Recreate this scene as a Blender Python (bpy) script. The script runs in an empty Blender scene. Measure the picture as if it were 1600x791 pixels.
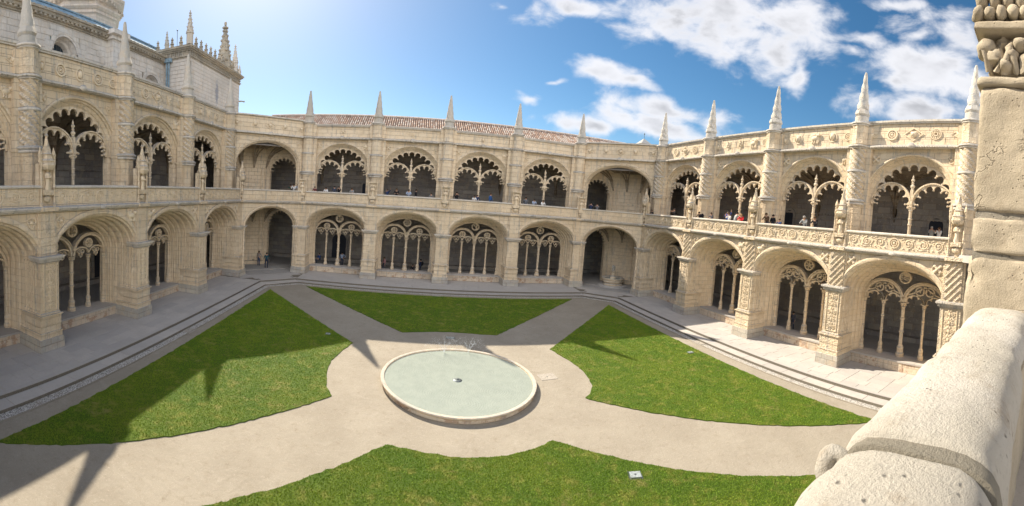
import bpy, math, random
import numpy as np
from mathutils import Matrix, Vector
random.seed(7); rng = np.random.default_rng(7)
S = bpy.context.scene; COL = S.collection
PI = math.pi; cos, sin = math.cos, math.sin
# ------------------------------------------------------------------ camera (phone panorama: central cylindrical)
def cam_rot(rx, ry, yaw):
    return Matrix.Rotation(yaw, 3, 'Z') @ Matrix.Rotation(rx, 3, 'X') @ Matrix.Rotation(ry, 3, 'Y')
CR = cam_rot(-.0456, -.0769, -.2412)
CP = Vector((-2.7665, -19.8943, 8.6672)); FU, FV, V0 = 638.65, 603.18, 346.39
cd = bpy.data.cameras.new('camera'); cam = bpy.data.objects.new('camera', cd); COL.objects.link(cam)
cd.type = 'PANO'; cd.panorama_type = 'CENTRAL_CYLINDRICAL'
cd.central_cylindrical_range_u_min = -800/FU; cd.central_cylindrical_range_u_max = 800/FU
cd.central_cylindrical_range_v_min = (V0-791)/FV; cd.central_cylindrical_range_v_max = V0/FV
cd.central_cylindrical_radius = 1; cd.clip_start = .02; cd.clip_end = 6000
Mx = Matrix((CR @ Vector((1,0,0)), CR @ Vector((0,0,1)), -(CR @ Vector((0,1,0))))).transposed().to_4x4()
Mx.translation = CP; cam.matrix_world = Mx; S.camera = cam
# ------------------------------------------------------------------ light
SUN = Vector((-8.35, 17.9, 16.7)).normalized()
EL = math.asin(SUN.z); AZ = math.atan2(SUN.x, SUN.y)
sd = bpy.data.lights.new('sun', 'SUN'); sd.energy = 2.9; sd.angle = math.radians(.5); sd.color = (1, .89, .72)
so = bpy.data.objects.new('sun', sd); COL.objects.link(so); so.rotation_euler = SUN.to_track_quat('Z', 'Y').to_euler()
S.view_settings.view_transform = 'Standard'; S.view_settings.look = 'None'; S.view_settings.gamma = 1
S.view_settings.exposure = 1.8
S.render.engine = 'CYCLES'; S.cycles.max_bounces = 6; S.cycles.diffuse_bounces = 4
W = bpy.data.worlds.new('World'); S.world = W; W.use_nodes = True

class NT:
    """tiny node helper"""
    def __init__(s, nt): s.t = nt; s.n = nt.nodes; s.l = nt.links
    def new(s, typ, **k):
        n = s.n.new(typ)
        for a, b in k.items():
            if a == 'ins':
                for i, v in b.items():
                    if hasattr(v, 'links') or isinstance(v, bpy.types.NodeSocket): s.l.new(v, n.inputs[i])
                    else: n.inputs[i].default_value = v
            else: setattr(n, a, b)
        return n
    def math(s, op, a, b=None, c=None, clamp=False):
        n = s.n.new('ShaderNodeMath'); n.operation = op; n.use_clamp = clamp
        for i, v in enumerate((a, b, c)):
            if v is None: continue
            if isinstance(v, bpy.types.NodeSocket): s.l.new(v, n.inputs[i])
            else: n.inputs[i].default_value = v
        return n.outputs[0]
    def vmath(s, op, a, b=None):
        n = s.n.new('ShaderNodeVectorMath'); n.operation = op
        for i, v in enumerate((a, b)):
            if v is None: continue
            if isinstance(v, bpy.types.NodeSocket): s.l.new(v, n.inputs[i])
            else: n.inputs[i].default_value = v
        return n
    def mix(s, fac, a, b, blend='MIX'):
        n = s.n.new('ShaderNodeMix'); n.data_type = 'RGBA'; n.blend_type = blend
        for i, v in ((0, fac), (6, a), (7, b)):
            if isinstance(v, bpy.types.NodeSocket): s.l.new(v, n.inputs[i])
            else: n.inputs[i].default_value = v if i == 0 else (*v[:3], 1)
        return n.outputs[2]
    def ramp(s, fac, lo, hi, a=0., b=1.):
        n = s.n.new('ShaderNodeMapRange'); n.interpolation_type = 'SMOOTHSTEP'
        s.l.new(fac, n.inputs[0])
        for i, v in ((1, lo), (2, hi), (3, a), (4, b)): n.inputs[i].default_value = v
        return n.outputs[0]
    def noise(s, vec, scale, detail=4, rough=.55, dist=0):
        n = s.n.new('ShaderNodeTexNoise'); n.inputs['Scale'].default_value = scale; n.inputs['Detail'].default_value = detail
        n.inputs['Roughness'].default_value = rough; n.inputs['Distortion'].default_value = dist
        if vec is not None: s.l.new(vec, n.inputs['Vector'])
        return n.outputs[0]

def ray(u, v):
    th = (u-800)/FU; t = (V0-v)/FV
    return CR @ Vector((sin(th), cos(th), t))
def sky():
    N = NT(W.node_tree); bg = N.n['Background']
    st = N.new('ShaderNodeTexSky', sky_type='NISHITA', sun_disc=False, sun_elevation=EL, sun_rotation=AZ, altitude=50, air_density=.85, dust_density=.5, ozone_density=3.5)
    tc = N.new('ShaderNodeTexCoord'); d = N.vmath('NORMALIZE', tc.outputs['Generated']).outputs[0]
    sx = N.new('ShaderNodeSeparateXYZ', ins={0: d}).outputs
    r = N.math('MAXIMUM', N.math('SQRT', N.math('ADD', N.math('MULTIPLY', sx[0], sx[0]), N.math('MULTIPLY', sx[1], sx[1]))), .02)
    az = N.math('ARCTAN2', sx[0], sx[1]); el = N.math('DIVIDE', sx[2], r)
    P = N.new('ShaderNodeCombineXYZ', ins={0: az, 1: el}).outputs[0]
    wob = N.new('ShaderNodeTexNoise'); wob.inputs['Scale'].default_value = 7; wob.inputs['Detail'].default_value = 3; N.l.new(P, wob.inputs['Vector'])
    w2 = N.vmath('SCALE', N.vmath('SUBTRACT', wob.outputs['Color'], (.5, .5, .5)).outputs[0]); w2.inputs['Scale'].default_value = .09
    Pw = N.vmath('ADD', P, w2.outputs[0]).outputs[0]
    blobs = [(1130,25,185,60,1),(1225,70,75,55,1),(1040,20,85,38,1),(1252,110,24,36,.9),(1180,60,120,48,1),
             (1350,62,55,20,.8),(1395,40,42,20,.75),(1440,62,44,16,.6),(1325,78,25,14,.75),(1390,5,55,12,.7),
             (1465,112,115,50,1.1),(1440,165,120,30,1.05),(1515,55,60,30,.8),(1390,125,38,24,.9),(1500,30,60,22,.6),
             (950,118,56,20,1),(988,131,34,13,.9),(865,128,24,6,.8),(832,146,26,11,.9),
             (1040,168,105,20,1),(925,196,85,18,1),(1010,198,130,26,1),(1110,190,36,32,.9),(640,184,22,3,.8),
             (893,4,44,18,.9),(835,18,36,18,.5),(975,8,26,14,.6),(790,6,20,10,.5)]
    dens = None
    for (u, v, su, sv, st_) in blobs:
        q = ray(u, v); c = (math.atan2(q.x, q.y), q.z/math.hypot(q.x, q.y), 0)
        t = N.vmath('MULTIPLY', N.vmath('SUBTRACT', Pw, c).outputs[0], (FU/su/1.25, FV/sv/1.25, 1)).outputs[0]
        L = N.vmath('LENGTH', t).outputs['Value']
        g = N.math('MULTIPLY', N.math('SUBTRACT', 1., L), st_)
        dens = g if dens is None else N.math('MAXIMUM', dens, g)
    dens = N.math('MAXIMUM', dens, -1.5)
    # behind the camera: unseen cloud added to light the shaded wings
    side = N.noise(d, 2.2, 3, .5); back = N.ramp(sx[1], .1, -.3)
    dens = N.math('MAXIMUM', dens, N.math('SUBTRACT', N.math('MULTIPLY', N.math('MULTIPLY', side, back), 3.2), 1.0))
    dz = N.new('ShaderNodeCombineXYZ', ins={0: az, 1: N.math('MULTIPLY', el, 1.5)}).outputs[0]
    fb = N.noise(dz, 8, 9, .58, .25); fb2 = N.noise(dz, 4, 5, .6, .2)
    m = N.math('ADD', N.math('MULTIPLY', dens, 1.1), N.math('MULTIPLY', N.math('SUBTRACT', fb, .5), 2.4))
    m = N.math('ADD', m, N.math('MULTIPLY', N.math('SUBTRACT', fb2, .5), .7))
    mask = N.ramp(m, .0, .85); core = N.ramp(m, .5, 1.3)
    under = N.noise(dz, 5.5, 4, .55)
    lum = N.math('MULTIPLY', N.math('SUBTRACT', 1.95, N.math('MULTIPLY', core, N.ramp(under, .35, .7, .15, .95))), N.math('ADD', 1., N.math('MULTIPLY', back, 1.6)))  # unseen clouds opposite the sun, brightened further to fill the shade
    ccol = N.vmath('SCALE', (1, 1.0, 1.04)); N.l.new(lum, ccol.inputs['Scale'])
    # phone cameras render the clear sky more saturated than it is
    sat = N.new('ShaderNodeHueSaturation'); sat.inputs['Saturation'].default_value = 1.25; sat.inputs['Value'].default_value = .33; N.l.new(st.outputs[0], sat.inputs['Color'])
    tint = N.vmath('MULTIPLY', sat.outputs[0], (1.02, .945, .79)).outputs[0]
    colr = N.mix(N.math('MULTIPLY', mask, .93), tint, ccol.outputs[0])
    N.l.new(colr, bg.inputs['Color']); bg.inputs['Strength'].default_value = .15
sky()

# ------------------------------------------------------------------ mesh builder
class MB:
    def __init__(s): s.v = []; s.f = []; s.m = []; s.mi = 0
    def add(s, vs, fs):
        o = len(s.v); s.v += [tuple(map(float, p)) for p in vs]; s.f += [tuple(i+o for i in f) for f in fs]; s.m += [s.mi]*len(fs); return s
    def box(s, x0, x1, y0, y1, z0, z1):
        return s.add([(x0,y0,z0),(x1,y0,z0),(x1,y1,z0),(x0,y1,z0),(x0,y0,z1),(x1,y0,z1),(x1,y1,z1),(x0,y1,z1)],
                     [(3,2,1,0),(4,5,6,7),(0,1,5,4),(1,2,6,5),(2,3,7,6),(3,0,4,7)])
    def frus(s, x0, x1, y0, y1, z0, X0, X1, Y0, Y1, z1):
        return s.add([(x0,y0,z0),(x1,y0,z0),(x1,y1,z0),(x0,y1,z0),(X0,Y0,z1),(X1,Y0,z1),(X1,Y1,z1),(X0,Y1,z1)],
                     [(3,2,1,0),(4,5,6,7),(0,1,5,4),(1,2,6,5),(2,3,7,6),(3,0,4,7)])
    def loft(s, rings, closed=True, caps=True):
        n = len(rings[0]); vs = [p for r in rings for p in r]; fs = []
        for i in range(len(rings)-1):
            for j in range(n if closed else n-1):
                k = (j+1) % n; fs.append((i*n+j, i*n+k, (i+1)*n+k, (i+1)*n+j))
        if closed and caps: fs.append(tuple(range(n-1, -1, -1))); fs.append(tuple((len(rings)-1)*n+j for j in range(n)))
        return s.add(vs, fs)
    def lathe(s, cx, cy, prof, n=16, lobes=0, amp=0, twist=0, sx=1, sy=1, rot=0):
        R = []
        for r, z in prof:
            R.append([(cx+sx*r*(1+amp*cos(lobes*(a+twist*z)))*cos(a), cy+sy*r*(1+amp*cos(lobes*(a+twist*z)))*sin(a), z) for a in [2*PI*j/n+rot for j in range(n)]])
        return s.loft(R)
    def tube(s, path, r, n=6, r1=None):
        R = []; m = len(path); P = [Vector(p) for p in path]
        for i, p in enumerate(P):
            t = (P[min(i+1, m-1)]-P[max(i-1, 0)]).normalized()
            a = t.cross(Vector((0,1,0)) if abs(t.y) < .9 else Vector((1,0,0))).normalized(); b = t.cross(a)
            rr = r if r1 is None else r+(r1-r)*i/(m-1)
            R.append([tuple(p+a*rr*cos(2*PI*j/n)+b*rr*sin(2*PI*j/n)) for j in range(n)])
        return s.loft(R)
    def ball(s, c, r, n=8, m=5):
        r = (r, r, r) if not hasattr(r, '__len__') else r
        R = [[(c[0]+r[0]*sin(PI*i/m)*cos(2*PI*j/n), c[1]+r[1]*sin(PI*i/m)*sin(2*PI*j/n), c[2]+r[2]*cos(PI*i/m)) for j in range(n)] for i in range(1, m)]
        o = len(s.v); s.loft(R, caps=False)
        k = len(s.v); s.v += [(c[0], c[1], c[2]+r[2]), (c[0], c[1], c[2]-r[2])]
        for j in range(n):
            s.f.append((k, o+(j+1) % n, o+j)); s.f.append((k+1, o+(m-2)*n+j, o+(m-2)*n+(j+1) % n)); s.m += [s.mi]*2
        return s
    def band(s, A, B, y0, y1, closed=False):
        """strip between two curves of the x-z plane, extruded from y0 to y1"""
        n = len(A)
        vs = [(x, y0, z) for x, z in A]+[(x, y0, z) for x, z in B]+[(x, y1, z) for x, z in A]+[(x, y1, z) for x, z in B]; fs = []
        for i in range(n if closed else n-1):
            k = (i+1) % n
            fs += [(i, k, n+k, n+i), (2*n+k, 2*n+i, 3*n+i, 3*n+k), (k, i, 2*n+i, 2*n+k), (n+i, n+k, 3*n+k, 3*n+i)]
        if not closed: fs += [(0, n, 3*n, 2*n), (n-1, 2*n+n-1, 4*n-1, 2*n-1)]
        return s.add(vs, fs)
    def bar(s, path, w, y0, y1, closed=False):
        A, B = [], []; n = len(path)
        for i, (x, z) in enumerate(path):
            a = path[(i-1) % n] if closed or i else path[0]; b = path[(i+1) % n] if closed or i < n-1 else path[-1]
            tx, tz = b[0]-a[0], b[1]-a[1]; L = math.hypot(tx, tz) or 1; nx, nz = -tz/L*w/2, tx/L*w/2
            A.append((x+nx, z+nz)); B.append((x-nx, z-nz))
        return s.band(A, B, y0, y1, closed)
    def ring(s, cx, cz, R, w, y0, y1, n=16, a0=0, a1=2*PI, sz=1):
        cl = abs(a1-a0) > 6.28; k = n if cl else n+1
        return s.bar([(cx+R*cos(a0+(a1-a0)*i/n), cz+sz*R*sin(a0+(a1-a0)*i/n)) for i in range(k)], w, y0, y1, cl)
    def disc(s, cx, cz, R, y0, y1, n=14):
        return s.loft([[(cx+R*cos(2*PI*i/n), y, cz+R*sin(2*PI*i/n)) for i in range(n)] for y in (y0, y1)])
    def build(s, name, smooth=35):
        me = bpy.data.meshes.new(name); me.from_pydata(s.v, [], s.f)
        if any(s.m): me.polygons.foreach_set('material_index', s.m)
        import bmesh
        b = bmesh.new(); b.from_mesh(me); bmesh.ops.recalc_face_normals(b, faces=b.faces); b.to_mesh(me); b.free()
        if smooth:
            me.polygons.foreach_set('use_smooth', [True]*len(me.polygons)); me.set_sharp_from_angle(angle=math.radians(smooth))
        me.update(); return me

def tag(o, label=None, cat=None, group=None, kind=None):
    if label: o['label'] = label
    if cat: o['category'] = cat
    if group: o['group'] = group
    if kind: o['kind'] = kind
    return o
def link(name, data, parent=None, loc=(0,0,0), rz=0., scale=None, rot=None):
    o = bpy.data.objects.new(name, data); COL.objects.link(o); o.parent = parent; o.location = loc
    o.rotation_euler = rot or (0, 0, rz)
    if scale: o.scale = scale
    return o
def empty(name, loc=(0,0,0), rz=0., parent=None):
    o = link(name, None, parent, loc, rz); o.empty_display_size = .5; return o
def mesh(mb, name, *mats, smooth=35):
    me = mb.build(name, smooth)
    for m in mats: me.materials.append(m)
    return me
def put(name, mb, mat, parent=None, loc=(0,0,0), rz=0., smooth=35, scale=None):
    me = mb if isinstance(mb, bpy.types.Mesh) else mesh(mb, name, *(mat if isinstance(mat, (list, tuple)) else [mat]), smooth=smooth)
    return link(name, me, parent, loc, rz, scale)

# ------------------------------------------------------------------ materials
def pos_uv(N, diag=False):
    g = N.new('ShaderNodeNewGeometry'); sp = N.new('ShaderNodeSeparateXYZ', ins={0: g.outputs['Position']}).outputs
    al = N.math('SUBTRACT' if diag else 'ADD', sp[0], sp[1])
    return g, sp, N.new('ShaderNodeCombineXYZ', ins={0: al, 1: sp[2]}).outputs[0]
def bsdf(name):
    m = bpy.data.materials.new(name); m.use_nodes = True; N = NT(m.node_tree); return m, N, N.n['Principled BSDF']
def stone(name, c=(.755,.61,.43), c2=(.67,.54,.375), grey=(.33,.32,.30), joints=.75, bw=.92, bh=.43, carve=0., carve_scale=7., stain=.5, diag=False, red=0., bump=1., ledge=.75, streak=.5, spots=()):
    m, N, b = bsdf(name); g, sp, uv = pos_uv(N, diag); P = g.outputs['Position']
    big = N.noise(P, .35, 3); mid = N.noise(P, 2.3, 5, .65); fine = N.noise(P, 17, 5, .7)
    col = N.mix(N.ramp(big, .35, .65), c, c2)
    br = N.new('ShaderNodeTexBrick', offset=.5, ins={'Vector': uv, 'Color1': (0,0,0,1), 'Color2': (1,1,1,1), 'Mortar': (.5,.5,.5,1), 'Scale': 1., 'Mortar Size': .008, 'Mortar Smooth': .2, 'Brick Width': bw, 'Row Height': bh})
    if joints: col = N.mix(N.math('MULTIPLY', N.math('SUBTRACT', br.outputs['Color'], .35), .34), col, (.86,.77,.62), 'MIX'); col = N.mix(N.math('MULTIPLY', br.outputs['Fac'], joints), col, (.2,.15,.11))
    col = N.mix(N.ramp(mid, .52, .72, 0, .45), col, (.56,.43,.29))
    col = N.mix(N.ramp(fine, .56, .75, 0, .4), col, (.32,.25,.17))
    col = N.mix(N.ramp(N.noise(P, 6, 4, .6), .58, .72, 0, .35), col, (.82,.74,.62))
    if red: col = N.mix(N.ramp(N.noise(P, 1.7, 5, .7), .5, .6, 0, red), col, (.33,.17,.10))
    col = N.mix(N.ramp(N.noise(P, .9, 6, .75, .6), .5, .68, 0, .4), col, (.54,.42,.28))   # golden-brown patina
    col = N.mix(N.ramp(N.noise(P, 1.6, 6, .8, .3), .56, .7, 0, .45), col, (.42,.39,.35))   # grey biological crust
    # rain streaks
    sv = N.vmath('MULTIPLY', P, (3.6, 3.6, .3)).outputs[0]
    col = N.mix(N.math('MULTIPLY', N.ramp(N.noise(sv, 1.0, 5, .7), .50, .68, 0, streak*1.3), N.ramp(mid, .3, .6)), col, grey)
    # lichen and soot on weathered upward ledges
    nz = N.new('ShaderNodeSeparateXYZ', ins={0: g.outputs['True Normal']}).outputs[2]
    lich = N.math('MULTIPLY', N.ramp(nz, .25, .6), N.ramp(N.noise(P, 5, 5, .7), .3, .55, .2, ledge))
    col = N.mix(lich, col, (.36,.35,.335))
    for (y0, z0, sy, sz) in spots:
        dd = N.vmath('LENGTH', N.vmath('MULTIPLY', N.vmath('SUBTRACT', P, (0, y0, z0)).outputs[0], (0, 1/sy, 1/sz)).outputs[0]).outputs['Value']
        col = N.mix(N.ramp(N.math('ADD', dd, N.math('MULTIPLY', N.noise(P, 2.2, 5, .7), 1.6)), 1.25, 1.75, .7, 0.), col, (.20,.22,.27))
    N.l.new(col, b.inputs['Base Color']); b.inputs['Roughness'].default_value = .92; b.inputs['Specular IOR Level'].default_value = .15
    h = N.math('ADD', N.math('MULTIPLY', fine, .012*bump), N.math('MULTIPLY', mid, .02*bump))
    if joints: h = N.math('SUBTRACT', h, N.math('MULTIPLY', br.outputs['Fac'], .02))
    if carve:
        wp = N.vmath('ADD', P, N.vmath('SCALE', N.new('ShaderNodeTexNoise', ins={'Vector': P, 'Scale': 3., 'Detail': 2.}).outputs['Color']).outputs[0]).outputs[0]
        vo = N.new('ShaderNodeTexVoronoi', feature='SMOOTH_F1', ins={'Vector': wp, 'Scale': carve_scale*1.6, 'Smoothness': .25})
        h = N.math('SUBTRACT', h, N.math('MULTIPLY', vo.outputs['Distance'], .03*carve))
    bp = N.new('ShaderNodeBump', ins={'Height': h, 'Distance': 1.5, 'Strength': 1.}); N.l.new(bp.outputs[0], b.inputs['Normal'])
    return m
def plain(name, col, rough=.8, metal=0, spec=.3, var=.25, scale=20, bump=.0):
    m, N, b = bsdf(name); tc = N.new('ShaderNodeTexCoord').outputs['Object']; n = N.noise(tc, scale, 4, .6)
    N.l.new(N.mix(N.ramp(n, .3, .7), tuple(x*(1-var) for x in col), tuple(min(1, x*(1+var)) for x in col)), b.inputs['Base Color'])
    b.inputs['Roughness'].default_value = rough; b.inputs['Metallic'].default_value = metal; b.inputs['Specular IOR Level'].default_value = spec
    if bump: N.l.new(N.new('ShaderNodeBump', ins={'Height': n, 'Distance': bump, 'Strength': .8}).outputs[0], b.inputs['Normal'])
    return m
M = {}
M['wall'] = stone('limestone_ashlar')
M['walld'] = stone('limestone_ashlar_corner', diag=True)
M['carved'] = stone('carved_limestone', joints=.25, carve=1., carve_scale=4.5, stain=.4)
M['carvedfar'] = stone('weathered_carved_limestone', joints=.35, carve=.55, carve_scale=5, streak=.65)
M['mould'] = stone('limestone_moulding', joints=.4, bw=.6, bh=.38)
M['relief'] = stone('relief_limestone', c=(.78,.65,.47), c2=(.70,.575,.41), joints=0, bump=.5, ledge=.35, streak=.3)
M['joint'] = stone('dark_joint_stone', c=(.30,.27,.23), c2=(.24,.22,.19), joints=0)  # dark joint colour showing between the transept blocks
M['cornice'] = stone('cornice_stone', c=(.64,.58,.50), c2=(.54,.50,.45), joints=.3, streak=.8, ledge=.95, carve=.3, carve_scale=9)
M['plinth'] = stone('plinth_stone', c=(.64,.53,.40), c2=(.54,.45,.35), red=.6, bw=1.1, bh=.36)
M['base'] = stone('pier_base_stone', c=(.45,.42,.36), c2=(.36,.35,.33), bw=.8, bh=.34, red=.15)
M['pale'] = stone('pale_pinnacle_stone', c=(.60,.56,.49), c2=(.52,.48,.42), joints=0, carve=.5, carve_scale=6)
M['pinn'] = stone('grey_pinnacle_stone', c=(.50,.46,.40), c2=(.42,.40,.36), joints=0, carve=.35, carve_scale=7)
M['coping'] = stone('pale_coping_stone', c=(.62,.57,.49), c2=(.54,.49,.42), joints=.6, bw=1.3, bh=9, ledge=.25, streak=.2)
M['church'] = stone('white_church_stone', c=(.62,.60,.57), c2=(.52,.50,.47), joints=.6, bw=1.1, bh=.5, streak=.55)
M['churchblk'] = stone('church_block_stone', spots=((26.4,21.3,.55,2.2),(29.9,20.6,.5,1.8)), c=(.62,.58,.53), c2=(.50,.47,.43), joints=0, streak=.5)
M['churchdark'] = stone('sooty_cornice_stone', c=(.38,.34,.27), c2=(.27,.25,.21), joints=.2, carve=.6, streak=.8, ledge=.9)
M['inner'] = stone('gallery_wall_stone', c=(.32,.30,.28), c2=(.26,.245,.235), bw=1.1, bh=.5, streak=.3)  # limestone darkened: the gallery shade is put into its colour
M['vault'] = stone('vault_stone', c=(.30,.235,.165), c2=(.24,.19,.135), bw=.7, bh=.3, streak=.2)  # vault colour lowered as well, standing in for the gallery shade
M['near'] = stone('near_pillar_stone', c=(.50,.43,.32), c2=(.44,.375,.285), joints=0, bump=.5, streak=.25)
M['tower'] = stone('pink_grey_tower_stone', c=(.62,.53,.45), c2=(.54,.49,.44), joints=.4, streak=.5, carve=.4)
M['dark'] = plain('dark_doorway', (.012,.012,.016), .8, var=.3)
M['door'] = plain('dark_door_wood', (.03,.035,.05), .6)
M['lead'] = plain('blue_grey_lead', (.20,.29,.36), .85, 0, scale=3)
M['glass'] = plain('dark_window_glass', (.03,.045,.06), .15, spec=.6)
M['iron'] = plain('grey_iron', (.12,.14,.15), .5, .6)
M['hatch'] = plain('pale_hatch_cover', (.33,.30,.26), .9)
M['hatchm'] = plain('metal_hatch_cover', (.45,.5,.5), .4, .5)

def slab_mat(name, c, c2):
    m, N, b = bsdf(name); g = N.new('ShaderNodeNewGeometry'); P = g.outputs['Position']
    oi = N.new('ShaderNodeObjectInfo').outputs['Random']
    col = N.mix(oi, c, c2); col = N.mix(N.ramp(N.noise(P, .6, 5, .7), .42, .65, 0, .55), col, (.36,.34,.32))
    col = N.mix(N.ramp(N.noise(P, 7, 5, .7), .5, .72, 0, .4), col, (.40,.34,.27))
    col = N.mix(N.ramp(N.noise(P, 40, 3, .7), .55, .7, 0, .35), col, (.3,.27,.23))
    N.l.new(col, b.inputs['Base Color']); b.inputs['Roughness'].default_value = .85; b.inputs['Specular IOR Level'].default_value = .2
    N.l.new(N.new('ShaderNodeBump', ins={'Height': N.noise(P, 12, 6, .7), 'Distance': .012, 'Strength': .8}).outputs[0], b.inputs['Normal']); return m
M['slab'] = slab_mat('pale_limestone_paving', (.46,.43,.40), (.39,.37,.355))
M['slabjoint'] = plain('paving_joint', (.17,.15,.12), .95)
def sand_mat():
    m, N, b = bsdf('pale_sand_gravel'); g = N.new('ShaderNodeNewGeometry'); P = g.outputs['Position']
    col = N.mix(N.ramp(N.noise(P, .5, 5, .65), .3, .7), (.315,.285,.235), (.265,.237,.193))
    col = N.mix(N.ramp(N.noise(P, 3.5, 6, .75), .52, .72, 0, .6), col, (.20,.165,.12)); col = N.mix(N.ramp(N.noise(P, 1.3, 6, .7, 1.), .55, .7, 0, .4), col, (.36,.33,.28))
    col = N.mix(N.ramp(N.noise(P, 17, 6, .85), .54, .66, 0, .5), col, (.20,.17,.13)); col = N.mix(N.ramp(N.noise(P, 13, 6, .85), .56, .68, 0, .5), col, (.50,.46,.40))
    col = N.mix(N.ramp(N.noise(P, 70, 3, .8), .5, .62, 0, .6), col, (.28,.235,.18))
    col = N.mix(N.ramp(N.noise(P, 55, 3, .8), .58, .68, 0, .5), col, (.55,.5,.44))
    N.l.new(col, b.inputs['Base Color']); b.inputs['Roughness'].default_value = .95; b.inputs['Specular IOR Level'].default_value = .1
    h = N.math('ADD', N.math('MULTIPLY', N.noise(P, 60, 4, .7), .015), N.math('MULTIPLY', N.noise(P, 4, 5, .6, .6), .03))
    N.l.new(N.new('ShaderNodeBump', ins={'Height': h, 'Distance': 1., 'Strength': .7}).outputs[0], b.inputs['Normal']); return m
M['sand'] = sand_mat()
def gravel_mat():
    m, N, b = bsdf('white_gravel'); g = N.new('ShaderNodeNewGeometry'); P = g.outputs['Position']
    vo = N.new('ShaderNodeTexVoronoi', ins={'Vector': P, 'Scale': 24.}); c = N.new('ShaderNodeSeparateColor', ins={0: vo.outputs['Color']}).outputs[0]
    col = N.mix(c, (.30,.28,.26), (.72,.70,.66)); col = N.mix(N.ramp(vo.outputs['Distance'], .45, .75, 0, .9), col, (.10,.09,.075))
    col = N.mix(N.ramp(N.noise(P, 1.2, 4), .5, .7, 0, .4), col, (.35,.3,.24))
    N.l.new(col, b.inputs['Base Color']); b.inputs['Roughness'].default_value = .9
    N.l.new(N.new('ShaderNodeBump', invert=True, ins={'Height': vo.outputs['Distance'], 'Distance': .03, 'Strength': 1.}).outputs[0], b.inputs['Normal']); return m
M['gravel'] = gravel_mat()
def grass_mat(name, a, b_, blade=False):
    m, N, b = bsdf(name); g = N.new('ShaderNodeNewGeometry'); P = g.outputs['Position']
    col = N.mix(N.ramp(N.noise(P, .55, 4, .6), .35, .65), a, b_)
    col = N.mix(N.ramp(N.noise(P, 2.2, 5, .7), .5, .7, 0, .7), col, (.24,.24,.05))
    col = N.mix(N.ramp(N.noise(P, 9, 4, .7), .55, .72, 0, .5), col, (.055,.11,.014))
    col = N.mix(N.ramp(N.noise(P, .9, 6, .75), .56, .72, 0, .65), col, (.29,.25,.09))
    N.l.new(col, b.inputs['Base Color']); b.inputs['Roughness'].default_value = .7; b.inputs['Specular IOR Level'].default_value = .2
    if not blade:
        N.l.new(N.new('ShaderNodeBump', ins={'Height': N.noise(P, 30, 5, .75), 'Distance': .06, 'Strength': 1.}).outputs[0], b.inputs['Normal'])
    return m
M['turf'] = grass_mat('lawn_turf', (.070,.125,.010), (.095,.145,.012))
M['blade'] = grass_mat('grass_blades', (.15,.255,.018), (.21,.29,.022), True)
def tile_mat(name, c):
    return plain(name, c, .9, var=.35, scale=9, bump=.02)
M['tile'] = [tile_mat('terracotta_tile', (.40,.27,.20)), tile_mat('pale_old_tile', (.50,.42,.36)), tile_mat('dark_tile', (.27,.19,.15))]
M['tilebase'] = plain('tile_channel', (.13,.085,.065), .95)
def water_mat():
    m, N, b = bsdf('shallow_milky_water'); g = N.new('ShaderNodeNewGeometry'); P = g.outputs['Position']
    n = N.noise(P, 2.2, 5, .6)
    N.l.new(N.mix(N.ramp(n, .3, .7), (.265,.30,.27), (.295,.33,.295)), b.inputs['Base Color'])
    b.inputs['Roughness'].default_value = .12; b.inputs['Specular IOR Level'].default_value = .5; b.inputs['IOR'].default_value = 1.33
    # rings spreading from where the drops fall
    H = None
    for (x, y) in ((-1.9,-.8),(-1.2,-2.9),(1.3,-2.7),(1.9,-.7),(-.2,-3.7),(.9,.4),(-1.1,.5)):
        d = N.vmath('LENGTH', N.vmath('SUBTRACT', P, (x, y, -.06)).outputs[0]).outputs['Value']
        w = N.math('MULTIPLY', N.math('SINE', N.math('MULTIPLY', N.math('ADD', d, N.math('MULTIPLY', n, .25)), 62.)), N.ramp(d, .1, 1.7, 1., .0))
        H = w if H is None else N.math('ADD', H, w)
    H = N.math('ADD', N.math('MULTIPLY', H, .0022), N.math('MULTIPLY', N.noise(P, 9, 4, .6), .02))
    N.l.new(N.new('ShaderNodeBump', ins={'Height': H, 'Distance': 1., 'Strength': .9}).outputs[0], b.inputs['Normal']); return m
M['water'] = water_mat()
M['drop'] = plain('water_drop', (.85,.88,.9), .2, spec=.6, var=.05)
M['skin'] = plain('skin', (.42,.26,.18), .6, var=.1)

# ------------------------------------------------------------------ plan
WING = {'far': dict(o=(.16, 21.0), rz=0., p=7.04), 'right': dict(o=(20.61, .2), rz=-PI/2, p=7.34), 'left': dict(o=(-20.02, .2), rz=PI/2, p=7.49), 'near': dict(o=(.16, -21.), rz=PI, p=7.04)}
def Wp(w, s, d):
    q = WING[w]; c, t = cos(q['rz']), sin(q['rz']); return (q['o'][0]+c*s-t*d, q['o'][1]+t*s+c*d)
ORDER = ['far', 'right', 'near', 'left']   # clockwise seen from above; local x of each runs clockwise
def octo(d):
    """wing end points at depth d, clockwise from the far wing's left end"""
    return [Wp(w, sg*2*WING[w]['p'], d) for w in ORDER for sg in (-1, 1)]
def ring_sheet(mb, A, B, z0, z1):
    n = len(A)
    for i in range(n):
        k = (i+1) % n
        vs = [(*A[i], z0), (*A[k], z0), (*B[k], z0), (*B[i], z0), (*A[i], z1), (*A[k], z1), (*B[k], z1), (*B[i], z1)]
        mb.add(vs, [(3,2,1,0),(4,5,6,7),(0,1,5,4),(2,3,7,6)])
    return mb
DB = 7.0   # depth of the galleries
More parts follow.
